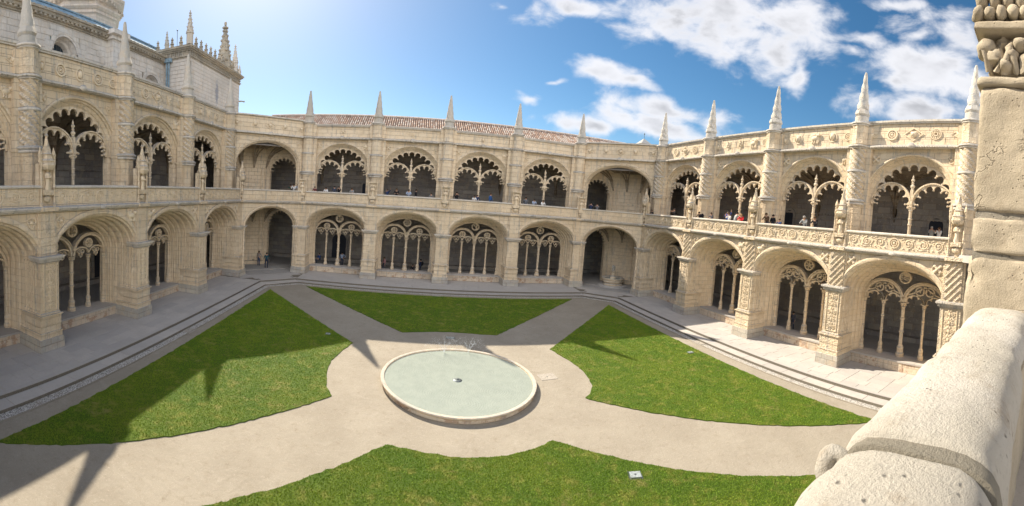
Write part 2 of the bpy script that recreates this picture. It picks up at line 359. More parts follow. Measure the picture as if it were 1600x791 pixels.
def outer(d):
    """square outline at depth d with points matched to octo()"""
    L, R_, F, Nn = -20.02-d, 20.61+d, 21+d, -21-d; I = octo(0)
    return [(L, F), (R_, F), (R_, F), (R_, Nn), (R_, Nn), (L, Nn), (L, Nn), (L, F)]

# ------------------------------------------------------------------ ground
tag(put('ground', MB().add([(-3000,-3000,-.8),(3000,-3000,-.8),(3000,3000,-.8),(-3000,3000,-.8)], [(0,1,2,3)]), M['sand']), kind='structure')
tag(put('sand_path', MB().add([(-19,-20,-.35),(19.4,-20,-.35),(19.4,20,-.35),(-19,20,-.35)], [(0,1,2,3)]), M['sand']), kind='structure')
def oct_pts(L, R_, F, Nn, c):
    return [(L+c,F),(R_-c,F),(R_,F-c),(R_,Nn+c),(R_-c,Nn),(L+c,Nn),(L,Nn+c),(L,F-c)]
O1 = oct_pts(-16.0, 16.75, 16.85, -17.0, 2.6); O2 = oct_pts(-15.28, 16.05, 16.1, -16.3, 2.35); O3 = oct_pts(-14.9, 15.68, 15.72, -15.9, 2.25)
O4 = oct_pts(-14.84, 15.62, 15.66, -15.84, 2.22)
walk = MB(); oo = [(-20.02-7.5, 28.5), (28.11, 28.5), (28.11, 28.5), (28.11, -28.5), (28.11, -28.5), (-27.52, -28.5), (-27.52, -28.5), (-27.52, 28.5)]
ring_sheet(walk, O1, oo, -.5, -.035)
walkway = tag(put('walkway', walk, M['slabjoint']), kind='structure')
def slabs(parent, x0, x1, y0, y1, cw, cl, z, along='y', stuff=False, name='paving_slab', th=.06, mat=None):
    """running bond of paving stones; each a mesh of its own unless stuff"""
    nc = max(1, round((x1-x0)/cw)); cw = (x1-x0)/nc; joined = MB(); cache = {}
    for i in range(nc):
        y = y0 + (cl*.5 if i % 2 else 0) - cl
        while y < y1:
            L = cl*random.choice((.8, .9, 1., 1.1, 1.25)); a, b = max(y, y0), min(y+L, y1); y += L
            if b-a < .12: continue
            ln = round((b-a)*10)/10 if not stuff else b-a
            X, Y = x0+(i+.5)*cw, (a+b)/2; dz = random.uniform(-.004, .003)
            hx, hy = cw/2-.007, (b-a)/2-.007
            if along == 'x': X, Y, hx_, hy_ = Y, X, hy, hx
            else: hx_, hy_ = hx, hy
            if stuff:
                joined.box(X-hx_, X+hx_, Y-hy_, Y+hy_, z-th, z+dz)
            else:
                key = (round(hx_, 2), round(hy_, 1))
                if key not in cache:
                    q = MB(); e = .012
                    q.loft([[(-1,-1,-th),(1,-1,-th),(1,1,-th),(-1,1,-th)], [(-1,-1,-.01),(1,-1,-.01),(1,1,-.01),(-1,1,-.01)], [(-1+e,-1+e,0),(1-e,-1+e,0),(1-e,1-e,0),(-1+e,1-e,0)]])
                    cache[key] = mesh(q, name, mat or M['slab'], smooth=0)
                link(name, cache[key], parent, (X, Y, z+dz), scale=(hx_, hy_, 1))
    if stuff: tag(put(name, joined, mat or M['slab'], parent, smooth=0), kind='stuff')
slabs(walkway, -20.05, -16.02, -14.2, 14.2, .66, 1.2, 0)
slabs(walkway, 16.77, 20.64, -14.3, 14.2, .66, 1.2, 0)
slabs(walkway, 16.87, 20.95, -13.3, 13.9, .66, 1.2, 0, 'x', True)
# paving of the corners, laid as one sheet each of squarish stones
def corner_paving(poly, ang):
    q = MB(); c, s = cos(ang), sin(ang); w = .8
    import itertools
    P = poly
    def inside(x, y):
        r = False; n = len(P)
        for i in range(n):
            (a, b), (e, f) = P[i], P[(i+1) % n]
            if (b > y) != (f > y) and x < (e-a)*(y-b)/(f-b)+a: r = not r
        return r
    cx = sum(p[0] for p in P)/len(P); cy = sum(p[1] for p in P)/len(P)
    for i in range(-14, 15):
        for j in range(-14, 15):
            u, v = i*w+(j % 2)*w/2, j*w*.8
            cs = [(cx+(u+a)*c-(v+b)*s, cy+(u+a)*s+(v+b)*c) for a, b in ((.007,.007),(w-.007,.007),(w-.007,.8*w-.007),(.007,.8*w-.007))]
            if all(inside(*k) for k in cs):
                q.loft([[(x, y, -.06) for x, y in cs], [(x, y, random.uniform(-.004,.002)) for x, y in cs]])
    tag(put('paving_slab', q, M['slab'], walkway, smooth=0), kind='stuff')
corner_paving([(-16.05,14.22),(-13.45,16.87),(-13.35,20.95),(-20.1,20.95),(-20.1,14.22)], PI/4)
corner_paving([(16.78,14.22),(14.2,16.87),(13.92,20.95),(20.7,20.95),(20.7,14.22)], -PI/4)
corner_paving([(-27,14.3),(-20.2,14.3),(-20.2,21.1),(-13.4,21.1),(-13.4,27.9),(-27,27.9)], 0)
st = MB(); ring_sheet(st, O2, O1, -.5, -.19); step = tag(put('garden_step', st, M['slabjoint']), kind='structure')
for (x0, x1, y0, y1) in ((-15.99,-15.29,-14.3,14.15), (16.06,16.74,-14.3,14.1)): slabs(step, x0, x1, y0, y1, .72, 1.6, -.17, name='step_stone')
slabs(step, 16.11, 16.84, -13.3, 14.0, .72, 1.6, -.17, 'x', True, name='step_stone')
for (a, b, c_, d_) in ((O2[7],O1[7],O1[0],O2[0]), (O2[1],O1[1],O1[2],O2[2])):
    q = MB()
    for k in range(3):
        t0, t1 = k/3+.003, (k+1)/3-.003; L = lambda p, r, t: (p[0]+(r[0]-p[0])*t, p[1]+(r[1]-p[1])*t)
        cs = [L(a, d_, t0), L(a, d_, t1), L(b, c_, t1), L(b, c_, t0)]
        q.loft([[(x, y, -.23) for x, y in cs], [(x, y, -.172) for x, y in cs]])
    tag(put('step_stone', q, M['slab'], step, smooth=0), kind='stuff')
# nosing line of the walkway: a darker worn kerb
kb = MB(); ring_sheet(kb, oct_pts(-15.985, 16.735, 16.835, -16.98, 2.6), oct_pts(-16.2, 16.95, 17.05, -17.2, 2.68), -.03, .006); tag(put('kerb', kb, M['slab'], walkway, smooth=0), kind='structure')
gv = MB(); ring_sheet(gv, O3, O2, -.5, -.32); tag(put('gravel_strip', gv, M['gravel']), kind='stuff')
ge = MB(); ring_sheet(ge, O4, O3, -.5, -.315); tag(put('gravel_edging', ge, M['sand']), kind='structure')

# lawns
CF = (0, -.6); RF = 6.42
def arc(p, q, n=14):
    a0 = math.atan2(p[1]-CF[1], p[0]-CF[0]); a1 = math.atan2(q[1]-CF[1], q[0]-CF[0]); d = (a1-a0+PI) % (2*PI)-PI
    r0 = math.hypot(p[0]-CF[0], p[1]-CF[1]); r1 = math.hypot(q[0]-CF[0], q[1]-CF[1]); out = []
    for i in range(n+1):
        t = i/n; r = (r0+(r1-r0)*t); r = r+(RF-r)*min(1, 4*t*(1-t)*1.6); out.append((CF[0]+r*cos(a0+d*t), CF[1]+r*sin(a0+d*t)))
    return out
LAWNS = {'left': [(-13.95,-13.3),(-14.45,12.75)]+arc((-5.75,2.75),(-5.65,-3.6)),
         'far': [(-11.9,15.25),(12.3,15.25)]+arc((3.05,5.4),(-3.0,5.3)),
         'right': [(14.7,-12.75),(14.85,12.7)]+arc((5.75,2.7),(5.3,-3.55)),
         'near': [(-12.2,-15.4),(12.6,-15.4)]+arc((2.76,-6.35),(-3.16,-6.45))}
def dens(poly, st=.35):
    out = []
    for i, (a, b) in enumerate(poly):
        e, f = poly[(i+1) % len(poly)]; n = max(1, int(math.hypot(e-a, f-b)/st))
        out += [(a+(e-a)*k/n, b+(f-b)*k/n) for k in range(n)]
    return out
def inpoly(P, X, Y):
    r = np.zeros(len(X), bool); n = len(P)
    for i in range(n):
        (a, b), (e, f) = P[i], P[(i+1) % n]
        if b == f: continue
        r ^= ((b > Y) != (f > Y)) & (X < (e-a)*(Y-b)/(f-b)+a)
    return r
def lawn(name, poly, label, dn):
    P = [(x+random.gauss(0, .02), y+random.gauss(0, .02)) for x, y in dens(poly, .2)]
    q = MB(); q.loft([[(x, y, -.36) for x, y in P], [(x, y, -.315) for x, y in P]], caps=False); n = len(P)
    q.f.append(tuple(range(n, 2*n))); q.m.append(0)
    root = tag(put('lawn', q, M['turf'], smooth=0), label, 'lawn', kind='stuff')
    A = np.array(P); lo, hi = A.min(0), A.max(0); area = (hi-lo).prod(); k = int(area*dn)
    X, Y = rng.uniform(lo[0], hi[0], k), rng.uniform(lo[1], hi[1], k)
    Dc = np.hypot(X-CP.x, Y-CP.y); keep = inpoly(P, X, Y) & (rng.random(k) < np.clip(15/Dc, .25, 1)); X, Y = X[keep], Y[keep]; k = len(X)
    a = rng.uniform(0, 2*PI, k); h = rng.uniform(.02, .045, k); w = rng.uniform(.006, .016, k)*np.clip(np.hypot(X-CP.x, Y-CP.y)/15, 1, 2); lx, ly = rng.normal(0, .02, k), rng.normal(0, .02, k)
    V = np.empty((k, 3, 3)); V[:, 0] = np.c_[X-w*np.cos(a), Y-w*np.sin(a), np.full(k, -.318)]; V[:, 1] = np.c_[X+w*np.cos(a), Y+w*np.sin(a), np.full(k, -.318)]; V[:, 2] = np.c_[X+lx, Y+ly, -.318+h]
    me = bpy.data.meshes.new('grass'); me.vertices.add(3*k); me.vertices.foreach_set('co', V.ravel()); me.loops.add(3*k); me.loops.foreach_set('vertex_index', np.arange(3*k, dtype=np.int32))
    me.polygons.add(k); me.polygons.foreach_set('loop_start', np.arange(0, 3*k, 3, dtype=np.int32)); me.update(calc_edges=True); me.materials.append(M['blade'])
    tag(link('grass', me, root), kind='stuff')
lawn('left', LAWNS['left'], 'triangular green lawn on the left, half in the shade of the wing and its spires', 1000)
lawn('far', LAWNS['far'], 'dark shaded lawn wedge between the fountain and the far wing', 500)
lawn('right', LAWNS['right'], 'bright green lawn on the right with a spire shadow across its far end', 1000)
lawn('near', LAWNS['near'], 'nearest green lawn with two rounded points, in front of the fountain', 1500)

# ------------------------------------------------------------------ cloister wings
SP_L, SP_U = 4.9, 10.75      # springing heights of the lower and upper arches
def arch_curve(half, spring, rise, zb, n=28):
    pts = [(-half, zb)] if zb is not None else []
    pts += [(-half*cos(PI*i/n), spring+rise*sin(PI*i/n)) for i in range(n+1)]
    if zb is not None: pts.append((half, zb))
    return pts
def arch_loft(mb, prof, half, spring, crown, kc, ks, zb, n=28):
    """prof: (inset, d) from front to back; crown drops kc and spring ks per metre of inset"""
    rings = []
    for ins, d in prof:
        sp = spring-ks*ins; rings.append([(x, d, z) for x, z in arch_curve(half-ins, sp, crown-kc*ins-sp, zb, n)])
    return mb.loft(rings, closed=False)
def wall_over(mb, half, spring, crown, hx, zt, y0, y1, zb=None, n=28):
    """wall sheet from an arch up to zt, between x = -hx and hx"""
    C = arch_curve(half, spring, crown-spring, None, n)
    A = [(-hx, spring)]+C+[(hx, spring)] if zb is None else [(-hx, zb), (-half, zb)]+C+[(half, zb), (hx, zb)]
    B = [(x, zt) for x, z in A]
    return mb.band(B, A, y0, y1)
def cusps(mb, half, spring, rise, w, cusp, n, y0, y1, a0=0., a1=PI, cx=0., tips=True, tipr=.06, k=7):
    """arch band whose inner edge is foiled: round lobes between points"""
    A, B, T = [], [], []
    for i in range(n*k+1):
        t = i/(n*k); a = a0+(a1-a0)*t; fr = (i % k)/k
        off = w+cusp*(1-sin(PI*fr))**1.6 if 0 < i % k else w+cusp
        A.append((cx+half*cos(a), spring+rise*sin(a))); B.append((cx+(half-off)*cos(a), spring+(rise-off)*sin(a)))
        if i % k == 0: T.append(B[-1])
    mb.band(A, B, y0, y1)
    if tips:
        for x, z in T: mb.ball((x, (y0+y1)/2, z), (tipr, (y1-y0)*.6, tipr), 6, 4)
    return mb

def lower_front(p, flat=False):
    """front wall of one lower bay with its deep moulded soffit"""
    H = p/2-.47; q = MB()
    prof = [(-.17,-1.36),(-.17,-1.46),(-.1,-1.50),(-.02,-1.46),(0,-1.36),(.06,-1.30),(.06,-1.0),(.12,-.94),(.07,-.86),(.12,-.76),(.12,-.48),(.19,-.42),(.13,-.33),(.19,-.24),(.19,0.02),(.27,.07),(.22,.15),(.28,.23),(.28,.40),(.36,.45),(.31,.54),(.37,.62),(.37,.76),(.45,.80),(.45,1.08)]
    arch_loft(q, prof, H, SP_L, 7.08, 1.75, 1.0, .66); return q
def lower_spandrel(p):
    H = p/2-.47; q = MB(); wall_over(q, H, SP_L, 7.08, p/2, 7.36, -1.36, -1.1)
    wall_over(q, H-.43, SP_L-.45, 6.3, p/2, 7.36, 1.06, 1.3, .1); return q
def scroll(q, cx, cz, R, d, hand=1, r=.034, turns=1.6, n=20, a0=0):
    q.tube([(cx+hand*R*(1-.8*i/n)*cos(a0+turns*2*PI*i/n), d, cz+R*(1-.8*i/n)*sin(a0+turns*2*PI*i/n)) for i in range(n+1)], r, 5)
    q.ball((cx, d, cz), (R*.22, .05, R*.22), 6, 4)
    for j in range(3):
        a = a0+j*2.1; q.ball((cx+hand*R*1.08*cos(a), d, cz+R*1.08*sin(a)), (R*.22, .035, R*.13), 6, 4)
def panel_relief(h, w=.34):
    """candelabra ornament: mirrored scrolls and leaves up a stem"""
    q = MB(); q.tube([(0, 0, 0), (0, 0, h)], .03, 5); k = max(2, round(h/.5)); s = h/k
    for i in range(k):
        z = (i+.5)*s
        for sg in (-1, 1):
            scroll(q, sg*w*.5, z, min(s*.36, w*.42), 0, sg, .026, 1.4, 12, PI/2 if i % 2 else -PI/2)
            q.ball((sg*w*.2, 0, z+s*.42), (.05, .04, .09), 6, 4)
        q.ball((0, 0, z), (.075, .06, .11), 6, 4)
    q.bar([(-w-.06, -.04), (-w-.06, h+.04), (w+.06, h+.04), (w+.06, -.04)], .05, -.03, .04, True); return q
def rail_relief(L, h=.8):
    q = MB(); n = int(L/.78)
    if n % 2 == 0: n -= 1
    s = L/n
    for i in range(n):
        x = -L/2+(i+.5)*s
        if i == n//2:
            q.ring(x, 0, .3, .06, -.05, .03, 16); q.ring(x, 0, .17, .05, -.05, .03, 12); q.ball((x, -.03, 0), (.09, .06, .09), 6, 4)
        else:
            sg = 1 if i % 2 else -1; scroll(q, x, 0, .29, -.01, sg if i < n//2 else -sg, .034, 1.7, 18, PI/2*sg)
            q.tube([(x-s/2, 0, -.22*sg), (x-s*.2, 0, -.34*sg), (x+s*.3, 0, -.26*sg), (x+s/2, 0, .1*sg)], .028, 5)
            for dx, dz in ((-.3, .3), (.3, -.3), (.32, .26), (-.32, -.28)): q.ball((x+dx, 0, dz), (.07, .045, .05), 6, 4)
    return q
def pier_mesh():
    """buttress of the lower storey: stepped pedestal and shaft; local y=0 is the wing's line"""
    q = MB(); f = -1.69
    for z0, z1, hw, fr in ((0,.62,.76,f-.10),(.66,.92,.70,f-.04),(.98,1.30,.64,f+.02),(1.36,1.86,.668,f),(1.92,1.98,.64,f+.04),(2.04,4.72,.585,f+.08)):
        q.box(-hw, hw, fr, -.02 if z1 > 2 else .22, z0-.002, z1)
    for z0, z1, a, b in ((.62,.66,.76,.70),(.92,.98,.70,.64),(1.30,1.36,.643,.668),(1.98,2.04,.64,.585)):
        q.frus(-a, a, f+.66-a-.0, -.02, z0, -b, b, f+.66-b, -.02, z1)
    q.box(-.74, .74, f-.08, .21, 1.86, 1.92); q.box(-.72, .72, f-.06, .21, .92, .975)
    for sg in (-1, 1):     # clustered colonnettes up the flanks
        for y, r in ((-1.2,.055),(-1.0,.04),(-.8,.055),(-.55,.045),(-.35,.06),(-.15,.04)):
            q.lathe(sg*.59, y, [(r*1.5,2.0),(r*1.5,2.15),(r,2.2),(r,4.6),(r*1.5,4.68),(r*1.5,4.78)], 8)
    return q
def pier_plinth():
    q = MB(); f = -1.69-.12
    for z0, z1, o in ((-.03,.32,0.),(.325,.64,.015)): q.box(-.78+o, .78-o, f+o, .0, z0, z1)
    return q
def capital_mesh():
    q = MB(); f = -1.62
    for z0, z1, a in ((4.70,4.78,.63),(4.78,4.90,.70),(4.90,4.96,.77),(4.96,5.06,.81)): q.box(-a, a, f+.6-a, -.9, z0, z1)
    return q
def strip_mesh(style):
    """pilaster between the capital and the balcony"""
    q = MB(); q.box(-.50, .50, -1.52, -1.2, 5.06, 7.36)
    q.box(-.62, -.50, -1.47, -1.2, 5.06, 7.36); q.box(.50, .62, -1.47, -1.2, 5.06, 7.36)
    if style == 'right':
        for i in range(-2, 6):
            for sg in (1,):
                z = 5.2+i*.42
                a, b = max(z, 5.1), min(z+1.0, 7.3)
                if b-a > .2: q.tube([(-.44+.88*(a-z), -1.54, a), (-.44+.88*(b-z), -1.54, b)], .04, 5)
    return q

def column_mesh(kind, h):
    """free-standing colonnette of height h: tall moulded base, banded or twisted shaft, leafy capital"""
    q = MB(); s = {'slim': .085, 'thick': .12, 'twist': .085, 'up': .10}[kind]
    q.lathe(0, 0, [(s*2.2,0),(s*2.2,.22),(s*1.9,.27),(s*1.7,.3),(s*1.7,.55),(s*1.95,.6),(s*1.5,.68),(s*1.3,.74)], 8, rot=PI/8)
    if kind == 'twist': q.lathe(0, 0, [(s*1.05, .74+(h-1.0)*i/22) for i in range(23)], 12, 3, .16, 7)
    else: q.lathe(0, 0, [(s,.74),(s,1.55),(s*1.4,1.58),(s*1.4,1.66),(s,1.7),(s,h*.68),(s*1.4,h*.69),(s*1.4,h*.71),(s,h*.72),(s,h-.3)], 10)
    q.lathe(0, 0, [(s*1.2,h-.32),(s*1.5,h-.28),(s*1.1,h-.24),(s*1.5,h-.1),(s*2.1,h-.06),(s*2.1,h)], 8, rot=PI/8)
    for j in range(6):
        a = j*PI/3; q.ball((s*1.4*cos(a), s*1.4*sin(a), h-.16), (s*.4, s*.4, .07), 5, 3)
    return q

Y0, Y1 = .86, 1.04
def lower_tracery(p, style, emblem):
    H = p/2-.47-.45; q = MB(); sp = SP_L-.62; hc = H/2
    for sg in (-1, 1):
        c = sg*hc
        q.bar([(c+hc*.93*cos(a), sp+1.28*sin(a)) for a in [PI*i/20 for i in range(21)]], .15, Y0-.06, Y1+.05)
        q.bar([(c+(hc*.93+.13)*cos(a), sp+(1.28+.13)*sin(a)) for a in [PI*i/20 for i in range(21)]], .06, Y0-.11, Y1)
        if style != 'right':
            q.ring(c, sp+.72, .29, .085, Y0, Y1, 16)
            for a in (0, PI/2): q.bar([(c-.27*cos(a), sp+.72-.27*sin(a)), (c+.27*cos(a), sp+.72+.27*sin(a))], .08, Y0+.02, Y1-.02)
            for a in range(4): q.ring(c+.15*cos(a*PI/2+PI/4), sp+.72+.15*sin(a*PI/2+PI/4), .09, .035, Y0+.03, Y1-.03, 8)
            for s2 in (-1, 1):
                e = c+s2*hc*.47; w = hc*.45
                q.bar([(e+w*cos(a), sp+.05+.42*sin(a)) for a in [PI*i/12 for i in range(13)]], .09, Y0, Y1)
                for dx, dz in ((-.15,.2),(.15,.2),(0,-.02)): q.ring(e+dx, sp+dz, .125, .045, Y0+.02, Y1-.02, 10)
                q.ball((e, (Y0+Y1)/2, sp-.19), (.05, .06, .06), 6, 4)
        else:
            for s2 in (-1, 1):
                e = c+s2*hc*.47; w = hc*.46
                cusps(q, w, sp-.02, .55, .08, .13, 3, Y0, Y1, cx=e, tipr=.05)
                q.ring(c+s2*.33, sp+.80, .27, .085, Y0, Y1, 14, sz=1.0)
                q.bar([(c+s2*(hc*.9)*t, sp+.5+.62*(1-t)**1.6) for t in [i/10 for i in range(11)]], .085, Y0, Y1)
                q.bar([(c+s2*.06, sp+.0), (c+s2*.16, sp+.3), (c+s2*.42, sp+.5)], .08, Y0, Y1)
                q.ball((c+s2*.33, (Y0+Y1)/2, sp+.80), (.05, .05, .13), 6, 4)
        # solid shoulder where the arches meet column and jamb
        for x in (c-hc, c+hc): q.bar([(x, sp-.05), (x, sp+.3)], .16, Y0-.03, Y1+.03)
    q.bar([(0, sp), (0, sp+.5)], .16, Y0-.03, Y1+.03)
    # medallion under the crown
    cz = 5.88; R = .36
    q.ring(0, cz, R, .1, Y0-.02, Y1+.02, 20)
    if emblem == 'grid':
        for t in (-.13, 0, .13): q.bar([(t, cz-.32), (t, cz+.32)], .05, Y0, Y1)
        for t in (-.1, .1): q.bar([(-.32, cz+t), (.32, cz+t)], .05, Y0, Y1)
    elif emblem == 'cross':
        for a in (0, PI/2): q.bar([(-.32*cos(a), cz-.32*sin(a)), (.32*cos(a), cz+.32*sin(a))], .10, Y0, Y1)
        for a in range(4): q.ring(.18*cos(a*PI/2+PI/4), cz+.18*sin(a*PI/2+PI/4), .1, .04, Y0, Y1, 8)
    elif emblem == 'swirl':
        q.bar([(.2*sin(2*PI*t)*(1 if t < .5 else -1)*.9*abs(sin(PI*2*t))**.3, cz+.32-.64*t) for t in [i/12 for i in range(13)]], .11, Y0, Y1)
        q.ball((.12, .95, cz-.12), (.08,.06,.1), 6, 4); q.ball((-.12, .95, cz+.12), (.08,.06,.1), 6, 4)
    elif emblem == 'wheel':
        for k in range(6): q.bar([(.06*cos(k*PI/3), cz+.06*sin(k*PI/3)), (.32*cos(k*PI/3+.35), cz+.32*sin(k*PI/3+.35))], .07, Y0, Y1)
        q.disc(0, cz, .09, Y0, Y1, 8)
    elif emblem == 'shield':
        q.band([(-.2, cz+.2), (0, cz+.2), (.2, cz+.2)], [(-.2, cz-.05), (0, cz-.27), (.2, cz-.05)], Y0-.02, Y1)
        q.ball((0, Y0-.02, cz), (.1, .06, .12), 6, 4)
    elif emblem == 'boat':
        for t in (-.14, -.03, .08): q.bar([(-.3, cz+t), (-.1, cz+t+.06), (.1, cz+t), (.3, cz+t+.06)], .05, Y0, Y1)
        q.band([(-.26, cz+.22), (0, cz+.3), (.26, cz+.22)], [(-.24, cz+.12), (0, cz+.14), (.24, cz+.12)], Y0, Y1)
    return q
def upper_front(p):
    H = p/2-.5; q = MB()
    prof = [(-.16,.34),(-.16,.26),(-.08,.22),(0,.26),(0,.36),(.10,.42),(.10,.50),(.28,.64),(.28,.68),(.35,.72),(.35,.95)]
    arch_loft(q, prof, H, SP_U, 13.95, 1.1, 0, 7.8)
    for sg in (-1, 1):      # impost bands on the jambs
        q.box(min(sg*(H-.30), sg*(H+.12)), max(sg*(H-.30), sg*(H+.12)), .30, .60, 10.62, 10.76)
    return q
def upper_spandrel(p):
    q = MB(); wall_over(q, p/2-.5, SP_U, 13.95, p/2, 14.42, .35, .6, 7.8); wall_over(q, p/2-.86, SP_U, 13.56, p/2, 14.42, .94, 1.1, 7.8); return q
def upper_tracery(p):
    H = p/2-.85; q = MB(); y0, y1 = .70, .86; hc = H/2
    cusps(q, H+.02, SP_U, 13.56-SP_U, .10, .33, 11, y0, y1, .12, PI-.12, tipr=.08)
    for sg in (-1, 1):
        c = sg*hc
        cusps(q, hc+.02, SP_U+.02, 1.46, .15, .30, 6, y0, y1, cx=c, tipr=.075)
        q.bar([(c+(hc-.03)*cos(a), SP_U+.02+1.44*sin(a)) for a in [PI*i/22 for i in range(23)]], .09, y0-.07, y1+.03)
    q.bar([(0, SP_U-.15), (0, SP_U+1.0)], .2, y0-.04, y1+.04)
    for z, r in ((11.75,.12),(12.0,.16),(12.22,.1),(12.42,.13),(12.62,.07)): q.ball((0, .78, z), (r, r*.9, r*.95), 8, 5)
    q.lathe(0, .78, [(.1,11.6),(.07,12.3),(.05,12.65),(.0,12.85)], 6)
    for sg in (-1, 1):
        for z in (SP_U+.02, SP_U-.18): q.ball((sg*.22, .78, z), (.09,.09,.1), 6, 4)
        q.ball((sg*(H-.08), .78, SP_U), (.09,.09,.12), 6, 4)
    return q
def shaft_mesh(style):
    tw = style != 'far'; q = MB(); a = .11 if tw else .03; N_ = 42
    q.lathe(0, .05, [(.72,7.8),(.72,8.1),(.64,8.2),(.62,10.4),(.66,10.5)], 8, rot=PI/8)
    for z0, z1, r in ((10.88,12.72,.60),(12.94,14.36,.56)):
        k = 16; q.lathe(0, .05, [(r, z0+(z1-z0)*i/k) for i in range(k+1)], N_, 7 if tw else 8, a, 2.2 if tw else 0)
    q.lathe(0, .05, [(.5,14.62),(.56,14.7),(.53,14.8),(.53,15.85),(.58,15.95)], 16, 8, .05)
    return q
def shaft_band(rings):
    q = MB(); P_ = []
    for z, r, h in rings: P_ += [(r*.93, z), (r, z+h*.3), (r, z+h*.7), (r*.95, z+h)]
    q.lathe(0, .05, P_, 16, 8, .02); return q
BANDS = (((10.5,.74,.18),(10.68,.80,.16),(10.84,.7,.06)), ((12.72,.68,.2),), ((14.36,.66,.1),(14.46,.74,.14)), ((15.95,.62,.1),(16.05,.68,.16)))
def pinnacle_mesh(HT=19.48, AM=.06):
    q = MB(); q.lathe(0, .05, [(.46,16.21),(.46,16.62),(.40,16.66)], 16)
    q.lathe(0, .05, [(.40,16.66),(.49,16.8),(.46,16.98),(.40,17.12)], 16, 8, .05)
    k = 20; q.lathe(0, .05, [((.385-.30*i/k), 17.12+(HT-17.17)*i/k) for i in range(k+1)], 16, 4, AM, 2.4)
    q.ball((0, .05, HT-.03), .085, 6, 4); return q
def cornice_low(p):
    q = MB()
    for z0, z1, f in ((7.36,7.44,-1.50),(7.44,7.52,-1.62),(7.52,7.60,-1.68)): q.box(-p/2+.001, p/2-.001, f, -1.1, z0, z1)
    q.frus(-p/2+.001, p/2-.001, -1.68, -1.2, 7.60, -p/2+.001, p/2-.001, -1.5, -1.2, 7.68); q.ball((0, -1.68, 7.5), (.22,.1,.12), 8, 5); return q
def balustrade_mesh(p):
    q = MB(); q.box(-p/2+.47, p/2-.47, -1.45, -1.2, 7.62, 8.62); q.box(-p/2+.47, p/2-.47, -1.50, -1.2, 7.64, 7.74); return q
def coping_mesh(p):
    q = MB(); h = p/2-.47; r = []
    for y, z in ((-1.54,8.62),(-1.55,8.70),(-1.50,8.75),(-1.30,8.77),(-1.12,8.74),(-1.10,8.62)): r.append([(-h, y, z), (h, y, z)])
    q.add([a for b in r for a in b], [(2*i, 2*i+1, 2*i+3, 2*i+2) for i in range(5)]+[(0,2,4,6,8,10),(1,11,9,7,5,3),(0,10,11,1)]); return q
def figure(q, x, y, z, s=1.):
    """small draped statue"""
    q.lathe(x, y, [(.17*s,z),(.19*s,z+.08*s),(.13*s,z+.4*s),(.15*s,z+.7*s),(.18*s,z+.95*s),(.16*s,z+1.05*s),(.06*s,z+1.12*s)], 10, 5, .1, 3, sx=1, sy=.75)
    q.ball((x, y, z+1.25*s), (.095*s,.1*s,.12*s), 8, 6)
    for sg in (-1, 1): q.tube([(x+sg*.18*s, y, z+1.0*s), (x+sg*.2*s, y-.1*s, z+.75*s), (x+sg*.03*s, y-.19*s, z+.8*s)], .055*s, 6)
def post_mesh(style):
    q = MB()
    q.box(-.47, .47, -1.40, -1.12, 7.45, 9.9); q.box(-.52, .52, -1.72, -1.1, 7.42, 7.62)
    for sg in (-1, 1):
        q.lathe(sg*.41, -1.5, [(.09,7.62),(.09,7.8),(.06,7.85),(.06,8.6),(.09,8.65),(.06,8.7),(.06,9.75),(.1,9.85),(.1,9.95)], 8)
    q.box(-.33, .33, -1.62, -1.36, 8.42, 8.52); q.frus(-.3,.3,-1.6,-1.38,8.25,-.33,.33,-1.62,-1.36,8.42)
    q.ball((0, -1.46, 8.05), (.24,.1,.2), 8, 6)
    if style == 'far':
        q.box(-.47, .47, -1.58, -1.10, 9.86, 10.0); q.ring(0, 9.35, .3, .1, -1.5, -1.38, 10, 0, PI)
    else:
        q.lathe(0, -1.42, [(.30,9.55),(.36,9.62),(.42,9.8),(.36,9.95),(.40,10.02),(.30,10.12),(.26,10.3),(.30,10.36),(.22,10.42)], 12, 6, .06)
        k = 8; q.lathe(0, -1.42, [(.22-.17*i/k, 10.42+.85*i/k) for i in range(k+1)]+[(.1,11.32),(.02,11.42)], 8, 4, .12, 2)
        for sg in (-1, 1):
            q.lathe(sg*.42, -1.45, [(.11,9.95),(.11,10.25),(.14,10.3),(.05,10.6),(.02,10.72)], 6)
    return q
def statue_mesh():
    q = MB(); figure(q, 0, -1.49, 8.52, .82); return q
def parapet_core(p, t=16.33):
    q = MB(); q.box(-p/2+.001, p/2-.001, .22, .55, 14.5, t-.15); return q
def parapet_coping(p, t=16.33):
    q = MB(); q.box(-p/2+.5, p/2-.5, .02, .62, t-.13, t); q.box(-p/2+.5, p/2-.5, .08, .6, t-.23, t-.13); return q
def string_high(p):
    q = MB(); h = p/2-.52
    q.box(-h, h, -.02, .5, 14.42, 14.50); q.box(-h, h, -.12, .5, 14.50, 14.58)
    q.frus(-h, h, -.12, .3, 14.58, -h, h, .1, .3, 14.68)
    k = int(2*h/.16)
    for i in range(k): q.ball((-h+(i+.5)*2*h/k, -.1, 14.49), (.06,.05,.05), 5, 3)
    q.ball((0, -.12, 14.55), (.26,.16,.2), 8, 6); return q
